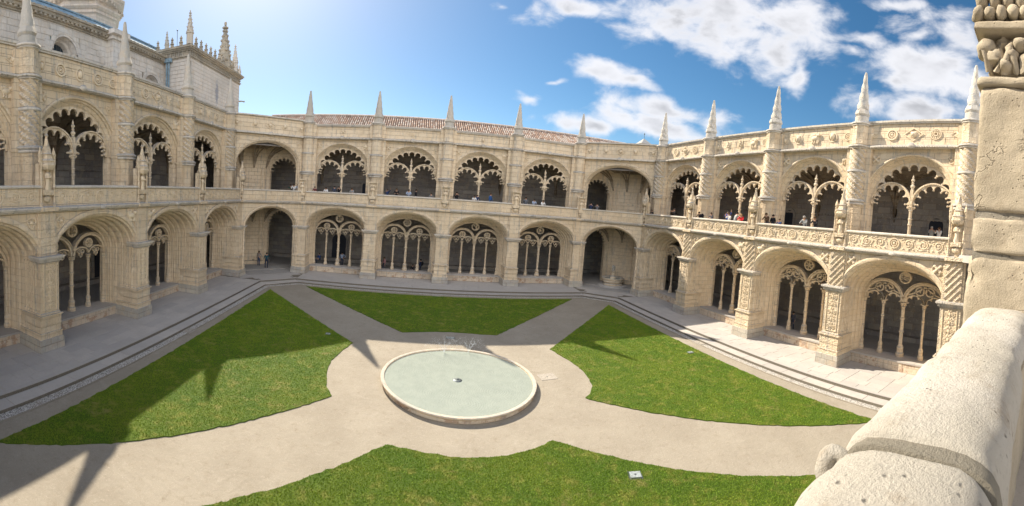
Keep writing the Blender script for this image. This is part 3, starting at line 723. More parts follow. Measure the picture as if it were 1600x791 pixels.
def emblem_mesh(kind):
    """carved relief, centre at origin, standing out towards -y"""
    q = MB()
    if kind == 'ring': q.ring(0,0,.33,.1,-.1,.05,18); q.ring(0,0,.18,.06,-.08,.05,14); q.ball((0,-.03,0),(.1,.09,.1),8,5)
    elif kind == 'rosette':
        q.ring(0,0,.34,.06,-.08,.05,18)
        for k in range(12): q.ball((.24*cos(k*PI/6),-.04,.24*sin(k*PI/6)),(.06,.06,.06),5,4)
        q.ring(0,0,.13,.06,-.1,.05,10)
    elif kind in ('diamond', 'halfr', 'halfl'):
        a = {'diamond': [(-.62,0),(0,.42),(.62,0),(0,-.42)], 'halfr': [(.6,.42),(-.3,0),(.6,-.42)], 'halfl': [(-.6,.42),(.3,0),(-.6,-.42)]}[kind]
        q.bar(a, .09, -.07, .05, kind == 'diamond')
        for dx, dz, r in ((0,0,.2),(.13,.1,.09),(-.13,.1,.09),(0,-.16,.1)): q.ball((dx+(.3 if kind == 'halfr' else -.3 if kind == 'halfl' else 0),-.06,dz),(r,r*.9,r*.9),8,6)
    elif kind == 'head':
        q.ring(0,0,.33,.07,-.07,.05,18); q.ball((0,-.06,.02),(.19,.17,.24),10,8); q.ball((0,-.22,0),(.04,.07,.07),6,4)
        for sg in (-1,1): q.ball((sg*.08,-.2,.07),(.04,.03,.03),5,3); q.ball((sg*.17,-.05,.05),(.05,.05,.09),5,4)
        q.ball((0,-.03,.2),(.2,.14,.12),8,5)
    elif kind == 'shield':
        q.band([(-.26,.34),(0,.38),(.26,.34)],[(-.24,-.08),(0,-.4),(.24,-.08)],-.06,.05)
        for x, z, r in ((0,.1,.12),(-.1,-.08,.08),(.1,-.08,.08),(0,.3,.08)): q.ball((x,-.08,z),(r,r*.8,r),7,5)
    elif kind == 'beast':
        q.ball((0,-.04,0),(.34,.14,.2),10,7); q.ball((.28,-.08,.2),(.15,.13,.14),8,6); q.ball((-.3,-.03,.16),(.1,.08,.18),7,5); q.ball((.36,-.12,.28),(.06,.06,.08),6,4)
        for x in (-.22,-.05,.15,.26): q.tube([(x,-.05,-.1),(x+.05,-.07,-.28),(x,-.06,-.4)],.055,6)
        q.ball((-.1,-.06,.24),(.16,.07,.1),7,5)
    elif kind == 'leafcross':
        for k in range(4):
            a = k*PI/2+PI/4
            for r, s_ in ((.12,.09),(.25,.11)): q.ball((r*cos(a),-.05,r*sin(a)),(s_,.09,s_),7,5)
        q.ball((0,-.07,0),(.1,.1,.1),7,5); q.ring(0,0,.36,.05,-.05,.05,14)
    elif kind == 'oval':
        q.ring(0,0,.27,.07,-.07,.05,16,sz=1.35); q.ball((0,-.05,0),(.16,.14,.24),8,6)
    elif kind == 'knot':
        for k in range(3): q.ring(.14*cos(k*2.1+.5),.14*sin(k*2.1+.5),.16,.06,-.06,.05,10)
        q.ball((0,-.06,0),(.08,.08,.08),6,4)
    return q
EMB = {}
def emblem(kind, mat, parent, x, y, z, s=1.):
    mat = 'relief'; k = (kind, mat)
    if k not in EMB: EMB[k] = mesh(emblem_mesh(kind), 'relief_medallion', M[mat])
    return link('relief_medallion', EMB[k], parent, (x, y, z), scale=(s, s, s))
def block_mesh():
    q = MB(); e = .02; q.loft([[(-.5+e*a, 0, -.5+e*b) if 0 else (-.5, .06, -.5), (.5, .06, -.5), (.5, .06, .5), (-.5, .06, .5)] for a, b in ((0, 0),)]+[[(-.5,0,-.5),(.5,0,-.5),(.5,0,.5),(-.5,0,.5)], [(-.5+e,-.012,-.5+e),(.5-e,-.012,-.5+e),(.5-e,-.012,.5-e),(-.5+e,-.012,.5-e)]]); return q
BLK = {}
def blocks(parent, x0, x1, z0, z1, y, rows, bl, mat='wall'):
    if mat not in BLK: BLK[mat] = mesh(block_mesh(), 'stone_block', M[mat], smooth=0)
    h = (z1-z0)/rows
    for r in range(rows):
        n = max(1, round((x1-x0)/bl)); xs = [x0]+[x0+(x1-x0)*(i+(.5 if r % 2 else 0)+random.uniform(-.15,.15))/n for i in range(1, n)]+[x1]
        for a, b in zip(xs[:-1], xs[1:]):
            if b-a < .1: continue
            link('stone_block', BLK[mat], parent, ((a+b)/2, y+random.uniform(-.012,.012), z0+(r+.5)*h), scale=(b-a-.014, 1, h-.014))
GVN = 12
def vault_mesh(p, y0=1.05, y1=7.0, sp=10.9, rise=3.05):
    q = MB(); n = GVN; g = []
    def hz(u, v): return sp+rise*max(math.sqrt(max(0, 1-u*u)), math.sqrt(max(0, 1-v*v)))*.98
    for i in range(n+1):
        for j in range(n+1):
            u, v = 2*i/n-1, 2*j/n-1; g.append((u*p/2, y0+(y1-y0)*j/n, hz(abs(u)**1.0, abs(v)**1.0)))
    q.add(g, [(i*(n+1)+j, i*(n+1)+j+1, (i+1)*(n+1)+j+1, (i+1)*(n+1)+j) for i in range(n) for j in range(n)])
    return q
def ribs_mesh(p, y0=1.1, y1=6.95, sp=10.9, rise=3.0):
    q = MB(); cy = (y0+y1)/2
    for sx in (-1, 1):
        for (yy, dy) in ((y0, 1), (y1, -1)):
            for k in (0, .35, .7, 1.):
                ex, ey = (sx*p/2*(1-k), cy) if k < .5 else (0, yy+dy*(cy-abs(yy-0))*0+(cy-yy)*(1.7-k)/.7*1.0*0+(cy-yy)*(1-k+.3))
                P = [(sx*p/2+(ex-sx*p/2)*t, yy+(ey-yy)*t, sp-.02+(rise-.06)*math.sqrt(max(0, 1-(1-t)**2))) for t in [i/8 for i in range(9)]]
                q.tube(P, .07, 5)
            q.lathe(sx*p/2, yy, [(.02,9.7),(.16,10.3),(.2,10.9)], 8)
    q.ball((0, cy, sp+rise-.1), (.25,.25,.14), 8, 5); return q

LABEL = {'far': 'far wing of the carved cloister, in shade, with a tiled roof behind its parapet',
         'right': 'sunlit right wing of the carved cloister with twisted buttresses and scrollwork balustrade',
         'left': 'left wing of the carved cloister below the white church, in shade with spires on top'}
PARA = {'right': [['ring','diamond','rosette'], ['shield','shield','beast'], ['head','beast','head'], ['ring','diamond','rosette']],
        'left': [['beast','oval','shield'], ['ring','oval','ring'], ['ring','diamond','shield'], ['oval','shield','ring']],
        'far': [['leafcross'], ['knot'], ['oval'], ['knot']]}
EMBLEM = {'far': ['cross','grid','swirl','wheel'], 'right': ['cross','shield','wheel','boat'], 'left': ['shield','cross','wheel','cross']}
ROOT = {}; BAYS = {}
def wing(w):
    p = WING[w]['p']; carv = 'carvedfar' if w == 'far' else 'carved'
    PT = 15.98 if w == 'far' else 16.33
    root = tag(empty('cloister_wing', (*WING[w]['o'], 0), WING[w]['rz']), LABEL[w], 'building', 'wings of the cloister'); ROOT[w] = root
    me = dict(lf=mesh(lower_front(p), 'lower_arch', M['mould']), ls=mesh(lower_spandrel(p), 'spandrel_wall', M['wall']), uf=mesh(upper_front(p), 'upper_arch', M['mould']), us=mesh(upper_spandrel(p), 'upper_wall', M['wall']),
              ut=mesh(upper_tracery(p), 'upper_tracery', M['mould']), pier=mesh(pier_mesh(), 'pier', M[carv]), pl=mesh(pier_plinth(), 'pier_base', M['base']), cap=mesh(capital_mesh(), 'capital', M['cornice']), strip=mesh(strip_mesh(w), 'pilaster', M[carv]),
              rel=mesh(panel_relief(2.4), 'carved_panel', M['relief']), sh=mesh(shaft_mesh(w), 'buttress_shaft', M[carv]), bands=[mesh(shaft_band(b), 'shaft_band', M['cornice']) for b in BANDS], pin=mesh(pinnacle_mesh(19.78, .17) if w == 'right' else pinnacle_mesh(), 'pinnacle', M['pale' if w == 'right' else 'pinn']),
              upil=mesh(MB().box(-.88, .88, .0, .34, 7.8, 14.44).box(-.92, .92, -.04, .34, 10.56, 10.78).box(-.80, .80, .0, .2, 14.66, 15.9), 'pilaster', M['wall']), cor=mesh(cornice_low(p), 'balcony_cornice', M['cornice']), bal=mesh(balustrade_mesh(p), 'balustrade', M['wall']), cop=mesh(coping_mesh(p), 'balustrade_coping', M['coping']),
              rr=mesh(rail_relief(p-1.1), 'scroll_relief', M['relief']), post=mesh(post_mesh(w), 'statue_post', M[carv]), stat=mesh(statue_mesh(), 'statue', M['relief']),
              pc=mesh(parapet_core(p, PT), 'parapet', M['slabjoint'] if w != 'far' else M['wall']), pcop=mesh(parapet_coping(p, PT), 'parapet_coping', M['cornice']), sth=mesh(string_high(p), 'string_course', M['cornice']),
              c1=mesh(column_mesh('slim' if w != 'left' else 'twist', SP_L-.62-.72), 'column', M['mould']), c2=mesh(column_mesh('thick', SP_L-.62-.72), 'column', M['mould']), c3=mesh(column_mesh('up', SP_U-.1-7.8), 'column', M['mould']),
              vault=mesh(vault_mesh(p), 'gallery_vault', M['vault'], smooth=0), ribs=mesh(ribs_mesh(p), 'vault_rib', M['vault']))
    H = p/2-.92; hc = H/2
    for k in range(4):
        x = (k-1.5)*p; s = lambda n, name, par=root, loc=(x, 0, 0): link(name, me[n], par, loc)
        s('lf', 'lower_arch'); sw = s('ls', 'spandrel_wall')
        if w != 'far':
            for sg in (-1, 1): emblem(['leafcross','knot','beast','leafcross'][(k+(sg > 0)) % 4], carv, sw, sg*(p/2-.95), -1.37, 6.85, .95)
        # sill with its own stones
        sill = put('sill_wall', MB().box(-H-.5, H+.5, .06, 1.3, -.03, .60), M['slabjoint'], root, (x, 0, 0))
        if w == 'far':
            q = MB(); n = 6; L = 2*H+.9
            for i in range(n): q.box(-L/2+i*L/n+.006, -L/2+(i+1)*L/n-.006, .0+random.uniform(-.01,.01), .1, -.02, .58)
            put('sill_stone', q, M['plinth'], sill)
        else:
            for i in range(5):
                L = (2*H+.9)/5; put('sill_stone', MB().box(-L/2+.006, L/2-.006, random.uniform(-.012,.012), .1, -.02, .58), M['plinth'], sill, (-2*L+i*L, 0, 0))
        q = MB(); n = 7; L = 2*H+.9
        for i in range(n): q.box(-L/2+i*L/n+.004, -L/2+(i+1)*L/n-.004, -.05, 1.3, .58, .68+random.uniform(-.003,.003))
        put('sill_top', q, M['slab'], sill, smooth=0)
        tr = put('window_tracery', lower_tracery(p, w, EMBLEM[w][k]), M['mould'], root, (x, 0, 0))
        for cx_, n_ in ((-hc, 'c1'), (0, 'c2'), (hc, 'c1'), (-H+.02, 'c1'), (H-.02, 'c1')): link('column', me[n_], tr, (cx_, .95, .68))
        s('uf', 'upper_arch'); uw = s('us', 'upper_wall')
        for sg in (-1, 1): emblem(['leafcross','beast','leafcross','knot'][(k*2+(sg > 0)) % 4], carv, uw, sg*(p/2-1.15), .35, 13.75, .85 if w != 'far' else .8)
        ut = s('ut', 'upper_tracery'); link('column', me['c3'], ut, (0, .78, 7.8))
        s('cor', 'balcony_cornice'); b = s('bal', 'balustrade'); s('cop', 'balustrade_coping', b, (0, 0, 0))
        link('scroll_relief', me['rr'], b, (0, -1.46, 8.17), scale=(1, 1 if w == 'right' else (.8 if w == 'left' else .55), 1))
        pp = s('pc', 'parapet'); s('pcop', 'parapet_coping', pp, (0, 0, 0)); s('sth', 'string_course')
        if w != 'far': blocks(pp, -p/2+.5, p/2-.5, 14.69, 16.1, .2, 3, 1.15)
        E_ = PARA[w][k]
        for i, e in enumerate(E_):
            xx = (i-(len(E_)-1)/2)*(1.45 if e != 'x' else 1.3); emblem(e, carv if w == 'far' else 'carved', pp, xx, .2 if w != 'far' else .22, 15.38 if w != 'far' else 15.25, 1.0 if w != 'far' else .7)
        if w != 'far':
            a, b2 = ('halfl', 'halfr') if k % 3 == 0 else ('oval', 'ring')
            emblem(a, 'carved', pp, -p/2+1.0, .2, 15.38, .8); emblem(b2, 'carved', pp, p/2-1.0, .2, 15.38, .8)
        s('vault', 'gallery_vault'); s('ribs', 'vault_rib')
    for k in range(5):
        x = (k-2)*p; s = lambda n, name, par=root, loc=(x, 0, 0): link(name, me[n], par, loc)
        pr = s('pier', 'pier'); s('pl', 'pier_base', pr, (0, 0, 0)); s('cap', 'capital', pr, (0, 0, 0))
        link('carved_panel', me['rel'], pr, (0, -1.62, 2.2), scale=(1, 1 if w != 'far' else .5, 1))
        if w != 'far':
            for sg in (-1, 1): link('carved_panel', me['rel'], pr, (sg*.60, -.75, 2.2), rot=(0, 0, sg*PI/2), scale=(.7, .6, 1))
        st_ = s('strip', 'pilaster')
        sh_ = s('sh', 'buttress_shaft'); s('pin', 'pinnacle')
        for b_ in me['bands']: link('shaft_band', b_, sh_)
        link('pilaster', me['upil'], sh_)
        po = s('post', 'statue_post'); link('statue', me['stat'], po, scale=(1, 1, 1))
    L = 2*p
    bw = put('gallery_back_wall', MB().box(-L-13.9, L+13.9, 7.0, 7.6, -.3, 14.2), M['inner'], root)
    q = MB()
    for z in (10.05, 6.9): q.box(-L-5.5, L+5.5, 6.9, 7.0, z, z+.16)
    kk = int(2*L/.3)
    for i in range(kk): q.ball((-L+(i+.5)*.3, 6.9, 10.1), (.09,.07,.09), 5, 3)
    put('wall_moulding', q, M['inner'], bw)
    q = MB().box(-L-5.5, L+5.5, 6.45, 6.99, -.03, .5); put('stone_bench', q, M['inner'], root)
    return root
for w in ('far', 'right', 'left'): wing(w)
def doorway(w, s_, z, hw, h, label=None):
    r = ROOT[w]; q = MB(); d = 6.97
    C = [(-hw, z)]+[(-hw*cos(PI*i/12), z+h-hw+hw*sin(PI*i/12)) for i in range(13)]+[(hw, z)]
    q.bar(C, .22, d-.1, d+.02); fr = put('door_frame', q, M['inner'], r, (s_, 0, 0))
    q = MB(); q.band([(x, zz) for x, zz in C], [(x*.999, z-.01) for x, zz in C], d-.02, d+.01); put('door', q, M['door'], fr)
doorway('far', -11.4-.16, .1, .95, 3.6); doorway('far', -8.6-.16, 7.8, .5, 2.5); doorway('right', 10.9, 7.8, .7, 2.6); doorway('right', -3.2, 7.8, .6, 2.6)
doorway('right', 4.0, .1, .8, 3.2); doorway('left', -3.0, .1, 1.0, 3.4); doorway('left', -11.0, 7.8, .9, 2.6); doorway('left', 5.0, .1, .9, 3.4)

# floors, ceilings and terrace of the galleries, one ring each
def ring_part(name, dI, dO, z0, z1, mat, kind='structure'):
    q = MB(); ring_sheet(q, octo(dI), outer(dO), z0, z1); return tag(put(name, q, mat, smooth=0), kind=kind)
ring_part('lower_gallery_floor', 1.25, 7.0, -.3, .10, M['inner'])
ring_part('upper_gallery_floor', -1.22, 7.0, 7.40, 7.80, M['slab'])
ring_part('terrace_roof', .56, 7.5, 14.25, 14.60, M['slab'])

# corner bays
def seg_frame(A, B):
    dx, dy = B[0]-A[0], B[1]-A[1]; return ((A[0]+B[0])/2, (A[1]+B[1])/2), math.atan2(dy, dx), math.hypot(dx, dy)
def corner(w1, w2, label):
    A, B = Wp(w1, 2*WING[w1]['p'], 0), Wp(w2, -2*WING[w2]['p'], 0); o, rz, L = seg_frame(A, B)
    root = tag(empty('corner_bay', (*o, 0), rz), label, 'building', 'cut corners of the cloister')
    mi, c, s_ = M['walld' if w1 == 'far' else 'wall'], cos(-rz), sin(-rz)
    def loc(P): x, y = P[0]-o[0], P[1]-o[1]; return (c*x-s_*y, s_*x+c*y)
    # lower arch: spans between the fronts of the two end piers
    a = loc(Wp(w1, 2*WING[w1]['p'], -1.36)); b = loc(Wp(w2, -2*WING[w2]['p'], -1.36)); d = (a[1]+b[1])/2; hx = (b[0]-a[0])/2; H = hx-.5; cx = (a[0]+b[0])/2
    q = MB(); wall_over(q, H, SP_L, 7.05, hx, 7.36, d, d+.45)
    put('spandrel_wall', q, mi, root, (cx, 0, 0))
    q = MB(); arch_loft(q, [(-.17,d),(-.17,d-.1),(-.08,d-.14),(0,d-.1),(0,d),(.08,d+.08),(.08,d+.3),(.16,d+.36),(.16,d+.5),(.0,d+.52)], H, SP_L, 7.05, 1.2, .3, .0); put('lower_arch', q, M['mould'], root, (cx, 0, 0))
    q = MB()
    for z0, z1, f in ((7.36,7.44,-.14),(7.44,7.52,-.26),(7.52,7.60,-.32)): q.box(-hx-.1, hx+.1, d+f, d+.26, z0, z1)
    put('balcony_cornice', q, M['cornice'], root, (cx, 0, 0))
    bal = put('balustrade', MB().box(-hx+.1, hx-.1, d-.09, d+.16, 7.62, 8.62), mi, root, (cx, 0, 0))
    q = MB(); q.box(-hx+.2, hx-.2, d-.18, d+.26, 8.62, 8.76); put('balustrade_coping', q, M['coping'], bal)
    put('scroll_relief', mesh(rail_relief(2*hx-1.2), 'scroll_relief', mi), mi, bal, (0, d-.1, 8.17), scale=(1, .5, 1))
    # upper arch in the line of the pinnacles
    hu = L/2; Hu = hu-.75
    q = MB(); wall_over(q, Hu, 11.3, 13.85, hu, 14.42, .3, .6, 7.8); uw = put('upper_wall', q, mi, root)
    q = MB(); arch_loft(q, [(-.34,.3),(-.34,.2),(-.24,.17),(-.1,.22),(-.02,.2),(0,.3),(.1,.36),(.1,.5),(.2,.56),(.2,.7)], Hu, 11.3, 13.85, 1., 0, 7.8)
    for i in range(26):
        t = PI*(i+.5)/26; q.ball((-(Hu+.2)*cos(t), .2, 11.3+(2.55+.2)*sin(t)), (.1,.07,.1), 6, 4)
    put('upper_arch', q, M['mould'], root)
    for sg in (-1, 1): emblem('leafcross', 'carvedfar', uw, sg*(hu-1.0), .3, 13.85, .7)
    pp = put('parapet', MB().box(-hu+.3, hu-.3, .2, .5, 14.5, 16.18), mi, root)
    q = MB(); q.box(-hu+.5, hu-.5, .0, .6, 16.2, 16.33); put('parapet_coping', q, M['cornice'], pp)
    for i, e in enumerate(('halfl','head','diamond','head','halfr')): emblem(e, 'carvedfar', pp, (i-2)*1.6, .2, 15.38, .85)
    q = MB(); q.box(-hu+.5, hu-.5, -.12, .4, 14.42, 14.6); q.ball((0,-.1,14.5), (.26,.16,.2), 8, 6); put('string_course', q, M['cornice'], root)
    # niche walls behind, with the two gallery mouths
    P1 = loc(Wp(w1, 2*WING[w1]['p']+.2, 1.1)); P4 = loc(Wp(w2, -2*WING[w2]['p']-.2, 1.1))
    P2 = loc(Wp(w1, 2*WING[w1]['p']+4.95, 1.1)); P3 = loc(Wp(w2, -2*WING[w2]['p']-4.95, 1.1))
    for (A_, B_) in ((P1, P2), (P3, P4)):
        oo_, rr, LL = seg_frame(A_, B_); sub = empty('gallery_mouth', (*oo_, 0), rr, root)
        sh = (.35 if A_ is P1 else -.35); Hm = LL/2-.85
        q = MB(); 
        C = [(x+sh, z) for x, z in arch_curve(Hm, 4.7, 1.75, None)]
        Ab = [(-LL/2, .0), (-Hm+sh, .0)]+C+[(Hm+sh, .0), (LL/2, .0)]; q.band([(x, 7.4) for x, z in Ab], Ab, 0, .5); put('mouth_wall', q, M['wall'], sub)
        q = MB(); C = [(x+sh, z) for x, z in arch_curve(Hm, 10.9, Hm, None)]
        Ab = [(-LL/2, 7.8), (-Hm+sh, 7.8)]+C+[(Hm+sh, 7.8), (LL/2, 7.8)]; q.band([(x, 14.3) for x, z in Ab], Ab, 0, .5); put('mouth_wall', q, M['wall'], sub)
        q = MB(); cusps(q, Hm+.03, 10.9, Hm+.03, .09, .26, 9, -.02, .16, cx=sh, tipr=.07); cusps(q, Hm+.03, 4.7, 1.78, .09, .2, 13, -.02, .16, cx=sh, tipr=.05)
        for zz, rs in ((10.9, Hm), (4.7, 1.75)):
            for off, yy in ((.1,-.06),(.28,-.03)): q.bar([(sh-(Hm+off)*cos(PI*i/20), zz+(rs+off)*sin(PI*i/20)) for i in range(21)], .09, yy, .02)
            for sg in (-1, 1): q.box(min(sh+sg*(Hm+.05), sh+sg*(Hm+.33)), max(sh+sg*(Hm+.05), sh+sg*(Hm+.33)), -.08, .02, zz-4.5 if zz < 6 else 7.8, zz)
        put('mouth_arch', q, M['mould'], sub)
    oo_, rr, LL = seg_frame(P2, P3); sub = empty('niche_wall', (*oo_, 0), rr, root)
    put('wall', MB().box(-LL/2-.3, LL/2+.3, -.05, .4, 0, 14.3), mi, sub)
    q = MB()
    for z in (3.3, 9.6): q.box(-LL/2, LL/2, -.12, -.04, z, z+.12)
    for x in (-LL/2+.1, -LL/2+.5, LL/2-.5, LL/2-.1):
        for z0, z1 in ((.5, 6.2), (7.8, 11.2)): q.lathe(x, -.08, [(.14,z0),(.14,z0+.3),(.08,z0+.4),(.08,z1-.2),(.14,z1)], 8)
    q.ring(0, 5.3, .55, .1, -.14, -.04, 16); q.ball((0,-.05,5.3), (.3,.14,.34), 8, 6); q.box(-LL/2, LL/2, -.55, -.04, 0, .5)
    put('wall_ornament', q, M['carvedfar'], sub)
    # vault ribs fanning from the niche wall to the front arch
    for z0, zt in ((5.0, 6.9), (11.2, 13.7)):
        q = MB(); yb = oo_[1]-.1
        for x0 in (-LL/2+.1, 0., LL/2-.1):
            for x1 in (x0*2.2-1.0, x0*2.2, x0*2.2+1.0):
                q.tube([(x0+(x1-x0)*t, yb+(.6-yb)*t*.8, z0+(zt-z0)*math.sqrt(1-(1-t)**2)) for t in [i/8 for i in range(9)]], .08, 5)
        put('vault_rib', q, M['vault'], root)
    # upper ceiling: a shallow barrel between niche wall and arch
    q = MB(); yb = oo_[1]
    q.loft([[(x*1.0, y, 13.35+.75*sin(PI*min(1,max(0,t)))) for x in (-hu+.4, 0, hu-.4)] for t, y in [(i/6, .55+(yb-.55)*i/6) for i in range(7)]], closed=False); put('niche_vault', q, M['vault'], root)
    q = MB(); pts = [a, b, P4, P3, P2, P1]
    q.loft([[(x, y, -.25) for x, y in pts], [(x, y, .03) for x, y in pts]]); put('niche_floor', q, M['inner'], root, smooth=0)
    return root
corner('far', 'right', 'far right cut corner of the cloister, its niche holding the stone basin')
corner('left', 'far', 'far left cut corner of the cloister with two people standing under its lower arch')

# ------------------------------------------------------------------ tiled roof building behind the far wing
def tiled_roof():
    root = tag(empty('roofed_building', (0, 28.8, 0)), 'long building with a terracotta tiled roof showing above the far wing parapet', 'building')
    x0, x1 = -22.5, 27.0; ye, yr, ze, zr = -.2, 4.4, 16.6, 19.4
    put('wall', MB().box(x0+.4, x1-.4, .1, 8.2, -.5, 16.4), M['church'], root)
    q = MB(); q.add([(x0,ye,ze-.06),(x1,ye,ze-.06),(x1,yr,zr-.06),(x0,yr,zr-.06),(x0,2*yr-ye,ze-.06),(x1,2*yr-ye,ze-.06)], [(0,1,2,3),(3,2,5,4),(0,3,4),(1,5,2)])
    rf = put('roof', q, M['tilebase'], root, smooth=0)
    q = MB(); n = int((x1-x0)/.27)
    for i in range(n):
        x = x0+(i+.5)*(x1-x0)/n
        for s_, (ya, yb) in enumerate(((ye, yr), (2*yr-ye, yr))):
            k = 9 if s_ == 0 else 1
            for j in range(k):
                q.mi = random.choice((0, 0, 1, 1, 2)); t0, t1 = j/k, (j+1)/k+.01
                R = []
                for t, rr in ((t0, .095), (t1, .07)):
                    y, z = ya+(yb-ya)*t, ze+(zr-ze)*t
                    R.append([(x+rr*cos(a), y, z-.05+rr*sin(a)*1.1) for a in (0, PI*.25, PI*.5, PI*.75, PI)])
                q.loft(R, closed=False)
    q.mi = 1; q.tube([(x0, yr, zr+.02), (x1, yr, zr+.02)], .13, 6)
    tag(put('roof_tile', q, M['tile'], rf), kind='stuff')
    for x in (-1.6, 6.0, 12.5): put('roof_vent', MB().box(x-.25, x+.25, 1.2, 1.7, 17.2, 17.75), M['tile'][2], root)
tiled_roof()
def far_turret():
    b = ray(1006, 222); t = 80/b.y; P = CP+b*t; x, y, z = P
    root = tag(empty('turret', (x, y, 0)), 'small pale pyramid roof with a vane, peeping over the far corner parapet', 'turret')
    put('wall', MB().box(-1.3, 1.3, -1.3, 1.3, -.5, z-.6), M['church'], root); put('roof', MB().frus(-1.45,1.45,-1.45,1.45,z-.6,-.05,.05,-.05,.05,z+.8), M['pinn'], root, smooth=0)
    q = MB(); q.tube([(0,0,z+.7),(0,0,z+2.2)], .05, 5); q.ball((0,0,z+1.9), .16, 8, 5); put('vane', q, M['iron'], root)
far_turret()

# ------------------------------------------------------------------ church behind the left wing
def church():
    root = tag(empty('church', (-31, 0, 0)), 'tall white stone church rising behind the left wing, with round-headed windows and a pinnacled block', 'building')
    # nave wall with two window openings; local x: outward towards the cloister is +x
    def winwall(y0, y1, wins):
        q = MB(); ys = sorted([y0, y1]+[c+s*1.78 for c, z in wins for s in (-1, 1)])
        segs = list(zip(ys[:-1], ys[1:]))
        for a, b in segs:
            mid = (a+b)/2; w_ = [w for w in wins if abs(w[0]-mid) < 1.0]
            if not w_: q.box(-2, 0, a, b, -.5, 23.7)
            else:
                c, z = w_[0]; q.box(-2, 0, a, b, -.5, z-1.6); n = 16
                C = [(c-1.35, z-1.6)]+[(c-1.35*cos(PI*i/n), z+1.35*sin(PI*i/n)) for i in range(n+1)]+[(c+1.35, z-1.6)]
                vs = [(xx, y, zz) for xx in (0, -2) for y, zz in C]+[(xx, (a if y < c-1.3 else b if y > c+1.3 else y), 23.7 if not (i in ()) else zz) for xx in (0, -2) for i, (y, zz) in enumerate(C)]
                m = len(C)
                for f in range(m-1):
                    q.add([vs[f], vs[f+1], vs[2*m+f+1], vs[2*m+f]], [(0,1,2,3)])
                q.box(-2, 0, a, c-1.35, z-1.6, z); q.box(-2, 0, c+1.35, b, z-1.6, z)
        return q
    wins = [(4.85, 21.35), (17.6, 20.55), (-8.0, 21.35)]
    put('wall', winwall(-30, 23.8, wins), M['church'], root, smooth=0)
    for c, z in wins:
        q = MB(); n = 18   # splayed deep reveal, then the glass
        R = []
        for r, x in ((1.85,.0),(1.85,.05),(1.55,.05),(1.5,-.1),(1.3,-.35),(1.25,-.7),(1.05,-.8),(.95,-1.3)):
            R.append([(x, c-r, z-1.7)]+[(x, c-r*cos(PI*i/n), z+r*sin(PI*i/n)) for i in range(n+1)]+[(x, c+r, z-1.7)])
        q.loft(R, closed=False); wd = put('window', q, M['church'], root)
        q = MB(); q.add([(-1.25, c+.96*cos(2*PI*i/20), z-.2+.96*sin(2*PI*i/20)*(1.3)) for i in range(20)], [tuple(range(20))]); put('pane', q, M['glass'], wd, smooth=0)
        q = MB(); 
        for t in (-.45, 0, .45): q.tube([(-1.2, c+t, z-1.5), (-1.2, c+t, z+.9)], .025, 4)
        put('window_bar', q, M['iron'], wd)
    # ashlar blocks standing slightly proud of the nave wall, where they can be told apart
    me = mesh(MB().loft([[(0,-.5,-.5),(0,.5,-.5),(0,.5,.5),(0,-.5,.5)], [(.035,-.5,-.5),(.035,.5,-.5),(.035,.5,.5),(.035,-.5,.5)], [(.05,-.485,-.47),(.05,.485,-.47),(.05,.485,.47),(.05,-.485,.47)]]), 'stone_block', M['churchblk'], smooth=0)
    wall = [o for o in root.children if o.name.startswith('wall')][0]; cnt = 0; h = .56
    for r in range(11):
        z = 17.6+r*h; y = -4.5+random.uniform(0, .8)
        while y < 22.6:
            L = random.choice((.8, 1.05, 1.3, 1.5)); a, b = y, y+L; y = b
            if b > 22.6: break
            if 10.1 < a < 12.1 or 10.1 < b < 12.1: continue
            if any(abs((a+b)/2-c) < 1.95+L/2 and z-h/2 < zz+1.9 and ((a+b)/2-c)**2/(2.0+L/2)**2+max(0, z-zz)**2/(2.15)**2 < 1 for c, zz in wins): continue
            if z+h/2 > 23.5 or cnt >= 300: continue
            cnt += 1; link('stone_block', me, wall, (random.uniform(-.012,.006), (a+b)/2, z), scale=(1, L-.025, h-.025))
    q = MB()
    for x, z0, z1 in ((.12,23.62,23.8),(.25,23.8,24.0),(.45,24.0,24.25),(.6,24.25,24.45)): q.box(-1, x, -30, 23.9, z0, z1)
    for i in range(108): q.box(.2, .42, -29.8+i*.5, -29.55+i*.5, 23.82, 24.02)
    random.seed(3)
    for i in range(90): q.ball((.55+random.uniform(-.06,.05), -28+i*.58, 24.42), (.14, random.uniform(.1,.3), random.uniform(.05,.12)), 6, 4)
    co = put('cornice', q, M['churchdark'], root)
    for y in (11.0, -10.5, 23.2):
        q = MB(); q.box(-.5, .75, y-.75, y+.75, -.5, 23.7); q.box(-.5, .95, y-.95, y+.95, 23.7, 24.1); q.box(-.5, 1.3, y-1.2, y+1.2, 24.1, 24.55)
        put('buttress', q, M['church'], root)
    q = MB(); q.frus(-9, -.2, -30, 24, 24.5, -9, -1.6, -30, 24, 26.0); q.box(-9, -1.5, -30, 24, 26.0, 26.15); put('roof', q, M['lead'], root, smooth=0)
    # transept block
    bx0, bx1, by0, by1 = -6.5, 3.5, 19.85, 33.0
    blk = put('transept', MB().box(bx0, bx1, by0, by1, -.5, 24.0), M['joint'], root)
    q = MB(); r = 0; z = 16.8
